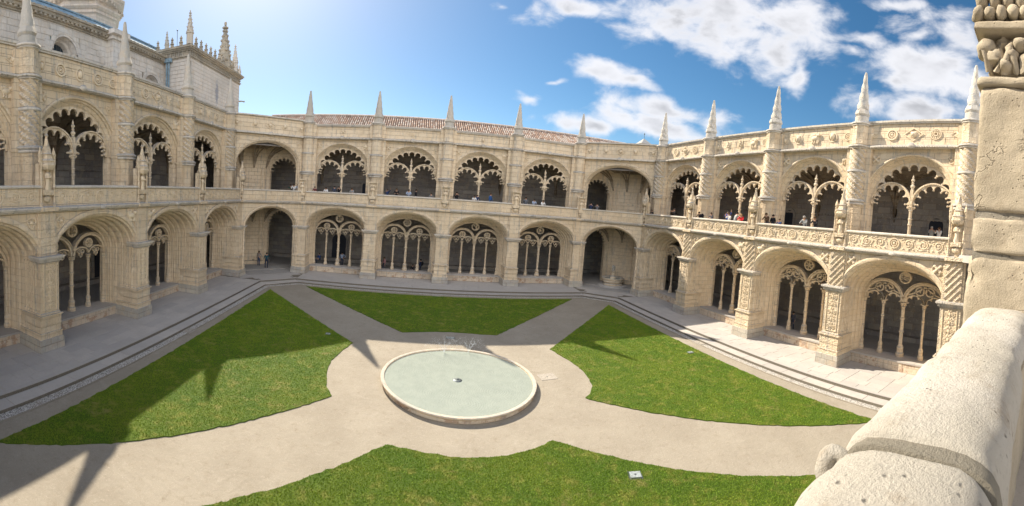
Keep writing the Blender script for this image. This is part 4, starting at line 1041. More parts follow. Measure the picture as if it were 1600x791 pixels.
    while z < 23.8:
        y = by0+.02+random.uniform(.0,.5)
        while y < by1-.4:
            L = random.choice((.7,.95,1.2)); b = min(y+L, by1-.02); 
            q.loft([[(bx1,y,z),(bx1,b-.02,z),(bx1,b-.02,z+.43),(bx1,y,z+.43)], [(bx1+random.uniform(.015,.035),y+.012,z+.012),(bx1+.025,b-.03,z+.012),(bx1+.025,b-.03,z+.42),(bx1+.025,y+.012,z+.42)]]); y += L
        x = bx0+.1
        while x < bx1-.3:
            L = random.choice((.7,.95,1.2)); b = min(x+L, bx1-.01); q.loft([[(x,by0,z),(b-.02,by0,z),(b-.02,by0,z+.43),(x,by0,z+.43)], [(x+.01,by0-.025,z+.01),(b-.03,by0-.025,z+.01),(b-.03,by0-.025,z+.42),(x+.01,by0-.025,z+.42)]]); x += L
        z += .455
    tag(put('stone_block', q, M['churchblk'], blk, smooth=0), kind='stuff')
    q = MB()
    for o_, z0, z1 in ((.08,23.95,24.1),(.18,24.1,24.22),(.05,24.22,24.75),(.22,24.75,24.9),(.38,24.9,25.08),(.5,25.08,25.25),(.3,25.25,25.42)): q.box(bx0-o_, bx1+o_, by0-o_, by1+o_, z0, z1)
    n = 26
    for i in range(n):
        y = by0+(i+.5)*(by1-by0)/n; q.ring
        q.box(bx1+.05, bx1+.16, y-.05, y+.05, 24.22, 24.75); q.ball((bx1+.1, y+.25, 24.5), (.09,.12,.15), 6, 4)
    for i in range(18): q.box(bx0+.3+i*.55, bx0+.42+i*.55, by0-.16, by0-.05, 24.22, 24.75)
    put('cornice', q, M['churchdark'], blk)
    def crest(x, y, s=1.):
        q = MB(); z = 25.4
        q.box(-.14*s,.14*s,-.14*s,.14*s, z, z+.3*s); q.ball((0,0,z+.45*s), (.26*s,.22*s,.17*s), 7, 5); q.ball((0,0,z+.72*s), (.16*s,.14*s,.14*s), 7, 5); q.ball((0,0,z+.95*s), (.2*s,.16*s,.12*s), 7, 5); q.ball((0,0,z+1.12*s), (.08*s,.08*s,.14*s), 6, 4)
        return q
    cm = mesh(crest(0, 0), 'crest_finial', M['churchdark'])
    for y in (20.95, 22.1, 23.25, 24.4, 25.5, 26.6, 27.7, 30.6, 31.9): link('crest_finial', cm, blk, (bx1+.1, y, 0))
    for x in (2.3, 1.1, -.9, -2.2): link('crest_finial', cm, blk, (x, by0, 0))
    def spire(r, h, z0, k, drum=.0):
        q = MB(); z = z0
        if drum: q.lathe(0, 0, [(r*.9,z),(r*.9,z+drum*.9),(r*1.15,z+drum*.95),(r*1.1,z+drum)], 8, rot=PI/8); z += drum
        q.lathe(0, 0, [(r,z),(r*.62,z+h*.35),(r*.3,z+h*.72),(r*.12,z+h*.86),(r*.1,z+h)], 8, rot=PI/8)
        for j in range(k):
            t = (j+.5)/k; rr = r*(1-t*.88)
            for a in range(4): q.ball((rr*cos(a*PI/2+PI/4*(j % 2)), rr*sin(a*PI/2+PI/4*(j % 2)), z+h*.86*t), (r*.19+.03, r*.19+.03, r*.17+.03), 5, 4)
        q.ball((0,0,z+h*.88), (r*.42,r*.42,r*.2), 7, 5); q.ball((0,0,z+h*.97), (r*.2,r*.2,r*.3), 6, 4); return q
    for nm, (x, y), r, h, z0, k, dr, mt in (('pinnacle',(3.5,19.75),.42,2.5,25.4,5,1.3,'pinn'), ('pinnacle',(3.1,29.05),1.05,6.1,25.3,8,.0,'churchdark'), ('pinnacle',(3.4,31.6),.42,2.5,25.4,5,1.4,'church'), ('pinnacle',(3.5,32.9),.25,1.0,25.2,3,.6,'church'), ('pinnacle',(.4,19.8),.28,1.6,24.9,4,1.0,'pinn')):
        put(nm, spire(r, h, z0, k, dr), M[mt], blk, (x, y, 0))
    q = MB(); q.tube([(3.4, 32.9, 21.6), (3.75, 33.5, 21.75), (3.9, 33.8, 21.7)], .13, 6, .08); q.ball((3.9, 33.85, 21.75), (.14,.2,.13), 6, 4); put('gargoyle', q, M['churchdark'], blk)
    q = MB()
    for x in (.55, .85): q.tube([(x, by0-.22, 24.0), (x, by0-.22, 16)], .11, 6)
    q.box(.3, 1.2, by0-.45, by0-.1, 23.7, 24.15); put('drainpipe', q, M['lead'], root)
    q = MB(); q.tube([(1.4, 20.4, 25.3), (1.4, 20.4, 27.6)], .03, 5); q.ball((1.4,20.4,27.6), .1, 6, 4); put('antenna', q, M['iron'], root)
    # octagonal tower drum
    tw = empty('tower_drum', (-9.5, 15.8, 0), 0, root); tw.scale = (.79, .79, 1); tw.location.z = 1.3
    q = MB(); q.lathe(0, 0, [(5.6,20),(5.6,27.8),(5.9,28.0),(5.8,28.3),(6.3,28.6),(6.3,28.8),(5.9,28.85),(5.95,29.3),(6.7,29.6),(6.7,29.8),(7.0,29.95),(7.0,30.25),(6.3,30.45)], 8, rot=PI/8); put('drum_wall', q, M['tower'], tw, smooth=20)
    q = MB(); q.lathe(0, 0, [(5.0,30.4),(5.0,37),(5.5,37.4),(5.3,37.8)], 8, rot=PI/8); q.lathe(0, 0, [(5.25*cos(a), 37.8+4.6*sin(a)) for a in [PI/2*i/8*.98 for i in range(9)]], 24); put('belfry', q, M['tower'], tw, smooth=20)
    q = MB()
    for k in range(8):
        a = k*PI/4+PI/8
        q.lathe(5.7*cos(a), 5.7*sin(a), [(.75,30.4),(.75,31.6),(.6,31.7),(.55,36),(.7,36.3)], 8)
        for t in (-.25, -.08, .08, .25): q.lathe(5.0*cos(a+PI/8+t), 5.0*sin(a+PI/8+t), [(.24,30.4),(.24,31.2),(.16,31.3),(.16,36.6),(.24,36.9)], 8)
    put('pier', q, M['tower'], tw)
    q = MB()
    for k in range(48):
        a = k*2*PI/48; R_ = 6.35*cos(PI/8)/cos((a % (PI/4))-PI/8)*1.0; q.box(R_*cos(a)-.12, R_*cos(a)+.12, R_*sin(a)-.12, R_*sin(a)+.12, 29.3, 29.6)
        q.lathe(R_*.93*cos(a), R_*.93*sin(a), [(.1,30.4),(.14,30.7),(.08,31.0),(.14,31.2)], 6)
    tag(put('dentil', q, M['tower'], tw), kind='stuff')
    return root
church()

# ------------------------------------------------------------------ fountain
FC = (-.15, -1.36)
def fountain():
    root = tag(empty('fountain', (*FC, -.35)), 'round shallow fountain basin of milky water in the middle of the court', 'fountain')
    n = 72; q = MB(); prof = [(3.58,0),(3.60,.04),(3.60,.16),(3.64,.19),(3.66,.24),(3.64,.27),(3.53,.28),(3.49,.26),(3.47,.12),(3.2,.06)]
    q.loft([[(r*cos(2*PI*i/n), r*sin(2*PI*i/n), z) for i in range(n)] for r, z in prof], caps=False)
    put('basin_rim', q, M['mould'], root)
    q = MB(); q.loft([[(r*cos(2*PI*i/n), r*sin(2*PI*i/n), z) for i in range(n)] for r, z in ((3.605,.03),(3.615,.16))], caps=False)
    put('basin_side', q, M['plinth'], root)
    q = MB(); q.add([(0,0,.20)]+[(3.49*cos(2*PI*i/n), 3.49*sin(2*PI*i/n), .20) for i in range(n)], [(0, 1+i, 1+(i+1) % n) for i in range(n)])
    put('water', q, M['water'], root, smooth=0)
    q = MB(); q.lathe(-.08, -.2, [(.2,.15),(.22,.205),(.2,.22),(.17,.235),(.05,.24),(.05,.27),(.0,.28)], 16); g = put('nozzle', q, M['iron'], root)
fountain()
def jet(x, y, seed, lean, label):
    r = random.Random(seed); q = MB()
    for i in range(420):
        a = r.choice((-.75, -.45, .1, .5, .8))+r.gauss(0, .07)+lean; t = r.random(); v = 4.3*r.uniform(.8, 1.08)
        T = t*.74; X = v*sin(a)*.5*T; Z = v*cos(a*.5)*T-4.9*T*T*1.1; s_ = r.uniform(.005, .011)
        q.ball((X+r.gauss(0,.02), r.gauss(0,.08)-.2*t, Z), s_, 4, 3)
    for a in (-.7+lean, .1+lean, .75+lean):
        q.tube([(4.1*sin(a)*.5*T, -.2*T, 4.1*cos(a*.5)*T-5.4*T*T) for T in [i*.04 for i in range(7)]], .006, 4, .003)
    t = tag(empty('water_jet', (x, y, -.12)), label, 'water jet', 'jets of the fountain'); tag(put('water_drop', q, M['drop'], t), kind='stuff')
jet(-.62, 1.8, 1, -.12, 'lower spray of fine drops at the far rim of the fountain')
jet(.72, 1.9, 2, .12, 'taller, fan-shaped spray of fine drops at the far rim of the fountain')

def corner_basin():
    root = tag(empty('stone_basin', (18.75, 19.5, .03), -PI/4), 'carved octagonal stone basin with a small lion, in the far right corner niche', 'basin')
    put('step', MB().lathe(0,0,[(1.65,0),(1.65,.16),(1.6,.18)],12), M['slab'], root)
    put('bowl', MB().lathe(0,0,[(1.05,.18),(1.1,.3),(1.0,.42),(1.2,.62),(1.15,.72),(1.28,.86),(1.3,1.0),(1.1,1.0),(1.0,.85)],12,6,.04), M['carvedfar'], root)
    put('water', MB().lathe(0,0,[(1.05,.86),(.02,.9)],12), M['water'], root)
    put('pedestal', MB().lathe(0,0,[(.32,.85),(.3,1.1),(.18,1.25),(.2,1.6),(.3,1.7),(.3,1.78)],10), M['carvedfar'], root)
    q = MB(); q.ball((0,0,2.02),(.17,.26,.2),8,6); q.ball((0,-.2,2.28),(.16,.17,.18),8,6); q.tube([(-.1,-.2,2.0),(-.1,-.25,1.78)],.05,6); q.tube([(.1,-.2,2.0),(.1,-.25,1.78)],.05,6); q.tube([(0,.25,1.85),(.1,.33,2.1),(0,.3,2.3)],.03,5)
    put('lion_figure', q, M['pinn'], root)
corner_basin()

def hatch(x, y, sx, sy, rz, z, mat, label):
    root = tag(empty('hatch_cover', (x, y, z), rz), label, 'hatch', 'ground covers in the court')
    put('frame', MB().bar([(-sx/2,-sy/2),(sx/2,-sy/2),(sx/2,sy/2),(-sx/2,sy/2)], .05, -.02, .0, True), M['iron'] if mat == 'hatchm' else M['slab'], root).rotation_euler = (PI/2, 0, 0)
    put('cover', MB().box(-sx/2+.03, sx/2-.03, -sy/2+.03, sy/2-.03, 0, .03), M[mat], root)
    put('lifting_hole', MB().lathe(0,0,[(.04,.028),(.04,.034)],8), M['iron'], root)
hatch(4.35, -1.0, .95, .75, .1, -.365, 'hatch', 'pale square cover with a central hole in the sand right of the fountain')
hatch(-15.1, .45, .55, .75, 0, -.325, 'hatch', 'pale cover in the gravel strip beside the left walkway')
hatch(4.65, -9.05, .42, .36, -.3, -.31, 'hatchm', 'small metal cover set in the nearest lawn')
hatch(-7.4, 3.7, .3, .24, 0, -.30, 'hatchm', 'small cover near the inner corner of the left lawn')
hatch(14.0, -.25, .36, .28, 0, -.30, 'hatchm', 'small cover in the right lawn near its outer edge')
hatch(15.85, 1.1, .45, .9, 0, -.325, 'hatch', 'pale cover in the gravel strip beside the right walkway')
hatch(0, 4.75, .55, .3, 0, -.345, 'hatchm', 'small metal cover in the sand just behind the fountain')
hatch(-.3, 15.55, .7, .4, 0, -.325, 'hatch', 'pale cover in the gravel strip in front of the far wing')

# ------------------------------------------------------------------ near pillar and balustrade
from mathutils import noise as mnoise
def rough_block(x0, x1, y0, y1, z0, z1, n=(14,14,10), rnd=.03, amp=.008, sc=6., seed=0., dents=()):
    """weathered block: subdivided box with softened edges and an uneven surface"""
    q = MB(); C = Vector(((x0+x1)/2,(y0+y1)/2,(z0+z1)/2)); Hh = Vector(((x1-x0)/2,(y1-y0)/2,(z1-z0)/2)); inner = Hh-Vector((rnd,)*3)
    idx = {}; vs = []
    def vid(i, j, k):
        if (i, j, k) in idx: return idx[i, j, k]
        p = Vector((-Hh.x+2*Hh.x*i/n[0], -Hh.y+2*Hh.y*j/n[1], -Hh.z+2*Hh.z*k/n[2]))
        c = Vector((max(-inner.x, min(inner.x, p.x)), max(-inner.y, min(inner.y, p.y)), max(-inner.z, min(inner.z, p.z))))
        d = p-c; nrm = d.normalized() if d.length > 1e-6 else Vector((0,0,1))
        p = c+nrm*rnd; w = C+p
        h = amp*mnoise.fractal(w*sc+Vector((seed,)*3), 1., 2., 4)-abs(mnoise.noise(w*sc*3.2+Vector((seed,)*3)))*amp*.7
        for (dp, dr, dd) in dents:
            L = (w-Vector(dp)).length
            if L < dr: h -= dd*(1-L/dr)**2
        w = w+nrm*h; idx[i, j, k] = len(vs); vs.append(tuple(w)); return idx[i, j, k]
    fs = []
    for a, b, c_ in ((0,1,2),(1,2,0),(2,0,1)):
        for side in (0, n[c_]):
            for i in range(n[a]):
                for j in range(n[b]):
                    f = []
                    for di, dj in ((0,0),(1,0),(1,1),(0,1)):
                        t = [0,0,0]; t[a] = i+di; t[b] = j+dj; t[c_] = side; f.append(vid(*t))
                    fs.append(tuple(f))
    return q.add(vs, fs)
def perturb(q, amp, sc):
    out = []
    for v in q.v:
        w = Vector(v)*sc; out.append((v[0]+amp*mnoise.noise(w), v[1]+amp*mnoise.noise(w+Vector((7,3,1))), v[2]+amp*mnoise.noise(w+Vector((2,9,5)))))
    q.v = out; return q
def near_stone_mat(name, c, c2, dark, CK=.5):
    m, N, b = bsdf(name); P = N.new('ShaderNodeNewGeometry').outputs['Position']
    col = N.mix(N.ramp(N.noise(P, 2.5, 5, .6), .35, .65), c, c2)
    col = N.mix(N.ramp(N.noise(P, 9, 6, .7), .52, .72, 0, .55), col, dark)
    col = N.mix(N.ramp(N.noise(P, 60, 5, .75), .55, .72, 0, .5), col, tuple(x*.6 for x in c2))
    vo = N.new('ShaderNodeTexVoronoi', ins={'Vector': P, 'Scale': 34.}); pit = N.ramp(vo.outputs['Distance'], .0, .22, 1., 0.)
    pit = N.math('MULTIPLY', pit, N.ramp(N.noise(P, 8, 3), .42, .58))
    col = N.mix(N.math('MULTIPLY', pit, .7), col, tuple(x*.35 for x in c2))
    wv = N.vmath('ADD', P, N.vmath('SCALE', N.new('ShaderNodeTexNoise', ins={'Vector': P, 'Scale': 5., 'Detail': 5.}).outputs['Color']).outputs[0]).outputs[0]
    v2 = N.new('ShaderNodeTexVoronoi', feature='DISTANCE_TO_EDGE', ins={'Vector': wv, 'Scale': 1.6}); crack = N.math('MULTIPLY', N.ramp(v2.outputs['Distance'], .0, .018, 1., 0.), N.ramp(N.noise(P, 3.1, 3), .5, .6))
    col = N.mix(N.math('MULTIPLY', crack, CK), col, tuple(x*.4 for x in c2))
    N.l.new(col, b.inputs['Base Color']); b.inputs['Roughness'].default_value = .95; b.inputs['Specular IOR Level'].default_value = .1
    h = N.math('ADD', N.math('MULTIPLY', N.noise(P, 20, 8, .8), .0065), N.math('MULTIPLY', N.noise(P, 120, 4, .8), .0030))
    h = N.math('SUBTRACT', h, N.math('ADD', N.math('MULTIPLY', pit, .004), N.math('MULTIPLY', crack, .008*CK)))
    N.l.new(N.new('ShaderNodeBump', ins={'Height': h, 'Distance': 1.6, 'Strength': 1.}).outputs[0], b.inputs['Normal']); return m
M['nearp'] = near_stone_mat('near_pillar_limestone', (.52,.45,.345), (.43,.37,.28), (.33,.265,.19))
M['nearr'] = near_stone_mat('pale_near_rail_limestone', (.55,.52,.47), (.46,.43,.375), (.34,.28,.21), .0)
M['mortar'] = near_stone_mat('grey_lichened_mortar', (.34,.31,.26), (.24,.22,.18), (.15,.14,.11))
def near():
    root = tag(empty('pillar', (0, 0, 0)), 'huge weathered pale stone pillar close up, with a carved capital', 'pillar')
    X0, X1, Ya, Yb = -.68, .62, -20.5, -19.435
    put('pillar_stone', rough_block(X0, X1, Ya, Yb, 7.42, 8.585, (20,40,44), .035, .014, 5., 1., (((-.68,-19.46,8.47),.09,.05),((-.68,-19.44,8.58),.06,.03))), M['nearp'], root, smooth=60)
    put('pillar_stone', rough_block(X0+.004, X1, Ya, Yb-.015, 8.60, 8.80, (20,40,12), .02, .012, 7., 5., (((-.68,-19.46,8.62),.05,.03),)), M['nearp'], root, smooth=60)
    put('pillar_stone', rough_block(X0, X1, Ya, Yb-.005, 8.825, 9.535, (20,40,30), .03, .012, 5., 9.), M['nearp'], root, smooth=60)
    put('mortar_joint', MB().box(X0+.02, X1-.02, Ya+.02, Yb-.03, 8.56, 8.86), M['mortar'], root)
    cap = put('capital', rough_block(X0-.02, X1, Ya, Yb+.02, 9.535, 9.60, (20,40,8), .028, .008, 8., 2.), M['nearp'], root, smooth=60)
    q = rough_block(X0+.035, X1, Ya, Yb-.03, 9.59, 9.85, (16,90,26), .02, .05, 11., 3.)
    random.seed(11)
    for (y, z, ry, rz) in ((-19.455,9.76,.055,.06),(-19.50,9.71,.06,.05),(-19.57,9.66,.04,.045),(-19.60,9.72,.04,.04),(-19.64,9.78,.05,.04),(-19.69,9.70,.045,.04),(-19.73,9.76,.05,.05),(-19.80,9.68,.05,.05),(-19.86,9.76,.06,.05),(-19.94,9.7,.06,.05),(-20.05,9.74,.07,.06),(-20.2,9.7,.07,.06)):
        q.ball((X0+.03, y, z), (.07, ry, rz), 12, 9)
    for y, z, a in ((-19.48,9.64,.5),(-19.56,9.62,-.4),(-19.63,9.63,.7),(-19.70,9.64,-.6),(-19.78,9.63,.5)): q.tube([(X0+.03, y, z), (X0-.012, y+.03*a, z+.06), (X0-.02, y+.07*a, z+.12), (X0+.02, y+.05*a, z+.17)], .022, 8, .012)
    q.tube([(X0+.01,-19.52,9.62),(X0-.0,-19.55,9.68),(X0+.01,-19.53,9.75)], .018, 6); q.tube([(X0+.01,-19.67,9.62),(X0-.0,-19.66,9.70),(X0+.01,-19.72,9.77)], .02, 6)
    perturb(q, .014, 26.); put('carved_leaf', q, M['nearp'], cap, smooth=60)
    put('ledge', rough_block(X0-.05, X1, Ya, Yb+.05, 9.84, 9.90, (20,40,8), .02, .008, 8., 4.), M['nearp'], root, smooth=60)
    q = rough_block(X0+.02, X1, Ya, Yb-.01, 9.90, 12.6, (8,20,40), .03, .012, 5., 3.)
    for i in range(16): q.ball((X0-.02, Yb+.03-i*.062, 9.95), (.045,.034,.04), 9, 7); q.ball((X0+.0, Yb+.02-i*.07, 10.06), (.05,.04,.085), 9, 7)
    for i in range(16): q.ball((X0+.02+i*.07, Yb+.03, 9.95), (.034,.045,.04), 9, 7)
    perturb(q, .010, 30.); put('upper_shaft', q, M['nearp'], root, smooth=60)
    # balustrade: two coping stones with a mortar joint, panel below
    r2 = tag(empty('balustrade', (0, 0, 0)), 'thick pale rounded stone rail with a scroll knob, running up to the huge pillar', 'balustrade')
    def rail(xa, xb, seed, yo, yi, zt, n):
        q = MB(); R = []; m = 26
        for i in range(n+1):
            x = xa+(xb-xa)*i/n; e = min(1, min(i, n-i)/2.5+.55); yo, yi = -19.575+(x+2.4)*.05, -19.845+(x+2.4)*.03
            ring_ = []
            for j in range(m):
                a = 2*PI*j/m; c_, s_ = cos(a), sin(a); pw = .62
                y = (yo+yi)/2+(yo-yi)/2*e*math.copysign(abs(c_)**pw, c_); z = zt-.11+.11*e*math.copysign(abs(s_)**.7, s_)*(1 if s_ > 0 else 1.0)
                w = Vector((x, y, z)); nr = Vector((0, c_, s_))
                w += nr*(.010*mnoise.fractal(w*7+Vector((seed,)*3), 1., 2., 5)+.006*mnoise.noise(w*2.5))
                ring_.append(tuple(w))
            R.append(ring_)
        return q.loft(R)
    put('coping_stone', rail(-2.108, -.62, 2., -19.49, -19.79, 8.315, 120), M['nearr'], r2, smooth=60)
    put('coping_stone', rail(-2.74, -2.122, 8., -19.50, -19.80, 8.30, 60), M['nearr'], r2, smooth=60)
    q = rail(-2.135, -2.09, 5., -19.505, -19.785, 8.300, 16); put('mortar_joint', q, M['mortar'], r2, smooth=60)
    q = MB(); kx, ky, kz = -2.14, -19.560, 8.240
    e1 = Vector((.49,-.87,0)); e2 = Vector((-.38,-.22,-.90)); P_ = [tuple(Vector((kx, ky, kz))+e1*.016*cos(t*2*PI)+e2*.019*sin(t*2*PI)) for t in [k/18 for k in range(19)]]
    q.tube(P_, .0175, 12); q.tube([(kx+.02,ky,kz-.01),(kx+.03,ky-.03,kz-.005),(kx+.05,ky-.06,kz)], .028, 10, .03); q.ball((kx-.005,ky-.004,kz-.04), (.015,.014,.014), 10, 8); perturb(q, .008, 30.); put('scroll_knob', q, M['nearr'], r2, smooth=60)
    put('panel', rough_block(-2.74, -.66, -19.815, -19.60, 7.45, 8.22, (40,4,20), .02, .008, 5., 6.), M['nearp'], r2, smooth=60)
near()

# ------------------------------------------------------------------ people
CL = {}
def cloth(c):
    if c not in CL: CL[c] = plain('cloth', c, .85, var=.15, scale=8)
    return CL[c]
HAIR = {'dark': (.02,.015,.012), 'brown': (.07,.04,.02), 'grey': (.3,.29,.27), 'fair': (.3,.2,.1)}
def person(x, y, z, face, label, top=(.1,.1,.12), legs=(.05,.06,.09), hair='dark', pose='stand', h=1.72, pack=None, sleeve=False, skirt=False):
    J = {'pel': ((0,0,.95),.135), 'wai': ((0,0,1.1),.12), 'che': ((0,.01,1.3),.145), 'nec': ((0,.01,1.46),.05), 'hea': ((0,.03,1.57),.088), 'top': ((0,.02,1.66),.07)}
    A = {'stand': [((.24,.0,1.14),(.25,.08,.9),(.25,.11,.82))]*2, 'lean': [((.24,.2,1.2),(.12,.42,1.15),(.05,.48,1.14))]*2,
         'phone': [((.22,.2,1.22),(.1,.33,1.42),(.06,.36,1.48))]*2, 'raise': [((.3,.18,1.5),(.34,.3,1.75),(.34,.33,1.83)), ((.22,.2,1.22),(.1,.33,1.42),(.06,.36,1.48))],
         'sit': [((.22,.12,1.16),(.16,.34,1.05),(.1,.4,1.0))]*2, 'hip': [((.33,-.05,1.2),(.2,.02,1.0),(.15,.05,.98)), ((.24,.0,1.14),(.25,.08,.9),(.25,.11,.82))]}[pose]
    E_ = [('pel','wai'),('wai','che'),('che','nec'),('nec','hea'),('hea','top')]
    for k, sg in enumerate((-1, 1)):
        e, w_, hd = A[k]; t = 'LR'[k]
        J['sh'+t] = ((sg*.17,.0,1.40),.06); J['el'+t] = ((sg*e[0],e[1],e[2]),.043); J['wr'+t] = ((sg*w_[0],w_[1],w_[2]),.03); J['ha'+t] = ((sg*hd[0],hd[1],hd[2]),.036)
        kn, an, to = ((.1,.03,.5),(.1,-.01,.09),(.11,.13,.045))
        if pose == 'sit': kn, an, to = ((.11,.42,.92),(.11,.46,.5),(.11,.58,.46))
        if pose == 'stand' and k: kn, an, to = ((.11,.08,.5),(.12,.07,.09),(.13,.2,.045))
        J['hp'+t] = ((sg*.09,.0,.88),.088); J['kn'+t] = ((sg*kn[0],kn[1],kn[2]),.058); J['an'+t] = ((sg*an[0],an[1],an[2]),.042); J['to'+t] = ((sg*to[0],to[1],to[2]),.04)
        E_ += [('che','sh'+t),('sh'+t,'el'+t),('el'+t,'wr'+t),('wr'+t,'ha'+t),('pel','hp'+t),('hp'+t,'kn'+t),('kn'+t,'an'+t),('an'+t,'to'+t)]
    names = list(J); s_ = h/1.72; me = bpy.data.meshes.new('person'); bend = {'lean': .16, 'phone': .04}.get(pose, 0)
    co = {}
    for n_ in names:
        p = Vector(J[n_][0]); 
        if p.z > 1.0 and not n_.startswith(('hp','kn')): p.y += bend*(p.z-1.0)/.5; p.z -= bend*.25*(p.z-1.0)
        co[n_] = p*s_
    me.from_pydata([tuple(co[n_]) for n_ in names], [(names.index(a), names.index(b)) for a, b in E_], [])
    o = bpy.data.objects.new('person', me); COL.objects.link(o); md = o.modifiers.new('skin', 'SKIN'); md.use_smooth_shade = True
    for i, n_ in enumerate(names):
        r = J[n_][1]*s_; sk = me.skin_vertices[0].data[i]; wd = {'che': 1.12, 'pel': 1.1, 'wai': 1.05}.get(n_, 1); dp = {'che': .78, 'pel': .85, 'wai': .8}.get(n_, 1)
        sk.radius = (r*wd, r*dp); sk.use_root = n_ == 'pel'
    sb = o.modifiers.new('sub', 'SUBSURF'); sb.levels = sb.render_levels = 1
    dg = bpy.context.evaluated_depsgraph_get(); new = bpy.data.meshes.new_from_object(o.evaluated_get(dg)); bpy.data.objects.remove(o); bpy.data.meshes.remove(me)
    new.name = 'person'
    for m_ in (M['skin'], cloth(top), cloth(legs), cloth((.03,.025,.02))): new.materials.append(m_)
    def cls(n_):
        if n_ in ('hea','top','nec') or n_[:2] == 'ha' or (n_[:2] == 'wr' and not sleeve): return 0
        if n_ in ('che','wai') or n_[:2] in ('sh','el','wr'): return 1
        return 3 if n_[:2] == 'to' else 2
    V = np.array([co[n_] for n_ in names]); K = [cls(n_) for n_ in names]
    for pl in new.polygons:
        c_ = np.array(pl.center); pl.material_index = K[int(((V-c_)**2).sum(1).argmin())]; pl.use_smooth = True
    ob = bpy.data.objects.new('person', new); COL.objects.link(ob); ob.location = (x, y, z); ob.rotation_euler = (0, 0, face)
    hd = co['hea']; q = MB(); q.ball((hd.x, hd.y-.022, hd.z+.045), (.098*s_,.108*s_,.098*s_), 10, 7)
    if hair == 'long' or hair == 'fair': q.ball((hd.x, hd.y-.06, hd.z-.06), (.085*s_,.055*s_,.15*s_), 8, 6)
    put('hair', q, cloth(HAIR.get(hair, HAIR['dark'])), ob)
    q = MB(); q.ball((hd.x, hd.y+.092*s_, hd.z-.005), (.014,.02,.02), 6, 4)
    put('nose', q, M['skin'], ob)
    for sg in (-1, 1): put('ear', MB().ball((sg*.088*s_, hd.y, hd.z), (.012,.022,.032), 6, 4), M['skin'], ob)
    if pack: put('rucksack', MB().ball((0, -.2, 1.25*s_), (.17,.13,.25), 10, 8), cloth(pack), ob)
    tag(ob, label, 'person'); return ob
GZ = 7.8
F_, R_, L_ = PI, PI/2, -PI/2     # facing the court from the far, right and left wings
K = (.015,.015,.02); NAVY = (.02,.035,.09); WH = (.75,.75,.74); GR = (.30,.31,.31); LB = (.35,.42,.55)
def far_p(x, dy, *a, **k): return person(x, 20.15+dy, GZ, F_+k.pop('turn', 0), *a, **k)
far_p(-15.35, .2, 'person in a dark green top in the far left corner, left of two in white', (.03,.07,.05), pose='lean', h=1.62)
far_p(-14.95, .0, 'person in a white shirt at the rail by the leftmost post of the far wing', WH, pose='lean', sleeve=True)
far_p(-14.5, .1, 'person in a pale blue shirt beside the one in white, touching the post', LB, hair='brown', pose='lean', sleeve=True)
far_p(-12.75, .0, 'person in dark red leaning low on the rail right of the leftmost post', (.14,.03,.04), h=1.5, pose='lean')
far_p(-11.6, .0, 'small person in white with long dark hair, in the first far bay', WH, h=1.45, pose='lean', hair='long')
far_p(-10.9, .6, 'dark slim figure standing back in the first far bay', (.05,.06,.09), h=1.6)
far_p(-10.3, .0, 'person in black with folded arms left of the first far mullion', K, pose='sit' if 0 else 'phone', h=1.62)
far_p(-9.0, .1, 'person in a grey top right of the first far mullion', GR, hair='brown', pose='lean', h=1.5)
far_p(-5.5, .0, 'broad person in navy stretching an arm, left in the second far bay', NAVY, pose='raise', h=1.6)
far_p(-4.6, .0, 'person in black with bare arms on the rail in the second far bay', K, pose='lean', hair='brown', h=1.72)
far_p(-3.4, .0, 'person in a pale blue checked shirt left of the second far mullion', LB, pose='lean', h=1.7, sleeve=True)
far_p(-2.7, .3, 'person in black seen sideways right of the second far mullion', K, pose='stand', turn=1.2)
far_p(-1.2, .1, 'small dark-haired person at the right end of the second far bay', (.2,.2,.2), pose='lean', h=1.45)
far_p(1.3, .0, 'person in a black t-shirt looking down at a phone in the third far bay', K, pose='phone', h=1.75)
far_p(3.05, .0, 'person with a white bag bent over the rail in the third far bay', WH, pose='lean', h=1.5, pack=K)
far_p(3.4, .25, 'person in dark blue behind the one with the white bag', NAVY, pose='stand', h=1.6)
far_p(4.75, .3, 'tall person in a bright blue shirt standing alone in the third far bay', (.03,.09,.25), h=1.85, hair='brown', turn=.8, sleeve=True)
far_p(8.35, .0, 'person in a grey jacket at the left of the fourth far bay', (.12,.13,.15), pose='stand', h=1.72, sleeve=True)
far_p(9.2, .0, 'person in a pale blue shirt leaning beside the fourth far mullion', LB, pose='lean', h=1.6, sleeve=True)
far_p(10.15, .0, 'person in white with arms crossed on the rail, under the fourth far mullion', WH, pose='lean', h=1.55, sleeve=True)
person(15.2, 19.2, GZ, F_-.5, 'dark blue figure in the far right corner behind the rail', NAVY, pose='phone')
person(15.8, 18.9, GZ, F_-.6, 'grey figure beside the dark blue one in the far right corner', (.15,.15,.17), pose='phone', h=1.66)
person(19.55, 13.9, GZ, R_, 'person in black crouched right of the post in the far right corner', K, h=1.45, pose='lean')
def right_p(y, dx, *a, **k): return person(19.65+dx, y, GZ, R_+k.pop('turn', 0), *a, **k)
right_p(11.0, .4, 'person in black taking a picture in the first right bay', K, pose='phone')
right_p(6.75, .0, 'person in black with a large bag on the rail, by the second right post', K, pose='lean', h=1.55, pack=K, sleeve=True)
right_p(5.2, .0, 'dark-haired person in black and white leaning in the second right bay', (.1,.1,.12), pose='lean', h=1.55, hair='long')
right_p(3.9, .5, 'person in bright blue raising an arm with a phone', (.02,.07,.38), pose='raise', h=1.75, turn=.5)
right_p(3.3, .1, 'fair-skinned person in white next to the one in bright blue', WH, pose='phone', h=1.6, hair='brown')
right_p(2.6, .0, 'dark-haired person in a grey shirt seen from behind', GR, pose='lean', h=1.75, turn=PI*.9, sleeve=True)
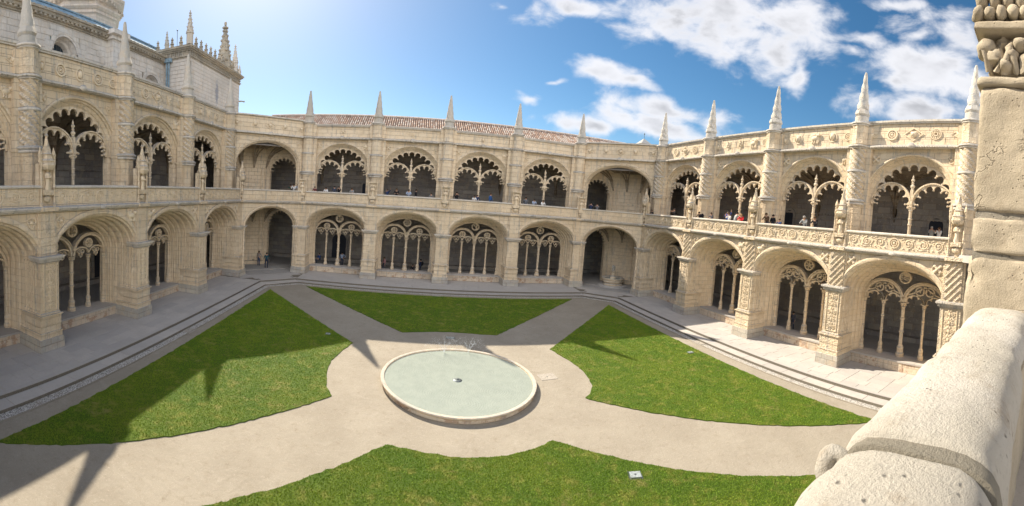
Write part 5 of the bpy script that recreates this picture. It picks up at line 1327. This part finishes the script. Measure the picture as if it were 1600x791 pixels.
right_p(1.85, .0, 'person in a bright red shirt at the rail, left of a statue post', (.62,.03,.04), pose='lean', h=1.6, turn=.4, hair='fair', sleeve=True)
right_p(-.75, .0, 'person in a brown jacket leaning forward on the rail, third right bay', (.10,.06,.035), pose='lean', h=1.8, hair='brown', sleeve=True)
right_p(-1.05, .25, 'person in dark clothes just behind the one in the brown jacket', K, pose='stand', h=1.7, hair='dark')
right_p(-1.9, .0, 'small person in blue at the rail, third right bay', (.04,.08,.2), pose='phone', h=1.4, hair='brown')
right_p(-4.1, .0, 'grey-haired person in a grey jacket beside the third right mullion', GR, pose='lean', h=1.75, hair='grey', sleeve=True)
right_p(-4.95, .0, 'person in a black jacket right of the third right mullion', K, pose='lean', h=1.75, hair='brown', sleeve=True)
person(23.0, -11.8, GZ, R_+.3, 'person in grey taking a picture from inside the nearest right bay', GR, pose='phone', h=1.7, hair='grey')
person(23.1, -12.3, GZ, R_-.1, 'person in white beside the one in grey, inside the nearest right bay', WH, pose='phone', h=1.68, hair='brown')
person(-20.9, 2.5, GZ, L_+1., 'person in dark blue inside the left wing, upper storey', NAVY, pose='stand', h=1.7)
person(-18.7, 20.6, .04, PI*.9, 'person in a grey top and jeans with a bent arm in the far left corner', (.32,.28,.25), (.05,.08,.15), pose='hip', h=1.75, hair='brown')
person(-17.45, 19.6, .04, .3, 'person in dark teal from behind, standing in the far left corner', (.015,.06,.08), (.02,.03,.06), pose='stand', h=1.8)
person(-12.6, 22.9, .5-.35, PI*.8, 'person in blue sitting at the far left of the lower far wing', (.03,.07,.2), pose='sit', h=1.6)
person(-10.3, 24.2, .1, PI, 'person in light blue by the dark door of the lower far wing', LB, (.05,.06,.1), pose='hip', h=1.75)
person(-5.55, 23.0, .1, PI*.7, 'person in a pink top in the second bay of the lower far wing', (.4,.22,.22), pose='stand', h=1.72, hair='brown')
person(-1.7, 22.9, .1, PI*.3, 'person with a dark rucksack walking in the lower far wing', NAVY, pose='stand', h=1.75, pack=K)
person(-2.5, 22.9, -.3, PI*.8, 'dark seated figure beside the one with a rucksack', K, pose='sit', h=1.5)
person(23.3, -1.2, .1, R_, 'dim seated figure in the lower right gallery', (.1,.1,.12), pose='stand', h=1.6)
b = tag(empty('rucksack', (-19.6, 21.2, .04)), 'black rucksack on the floor of the far left corner', 'bag')
put('bag_body', MB().ball((0,0,.24),(.24,.18,.26),10,8), cloth(K), b); put('bag_strap', MB().ring(0,.5,.09,.03,-.02,.02,10), cloth(K), b)
#NEXT
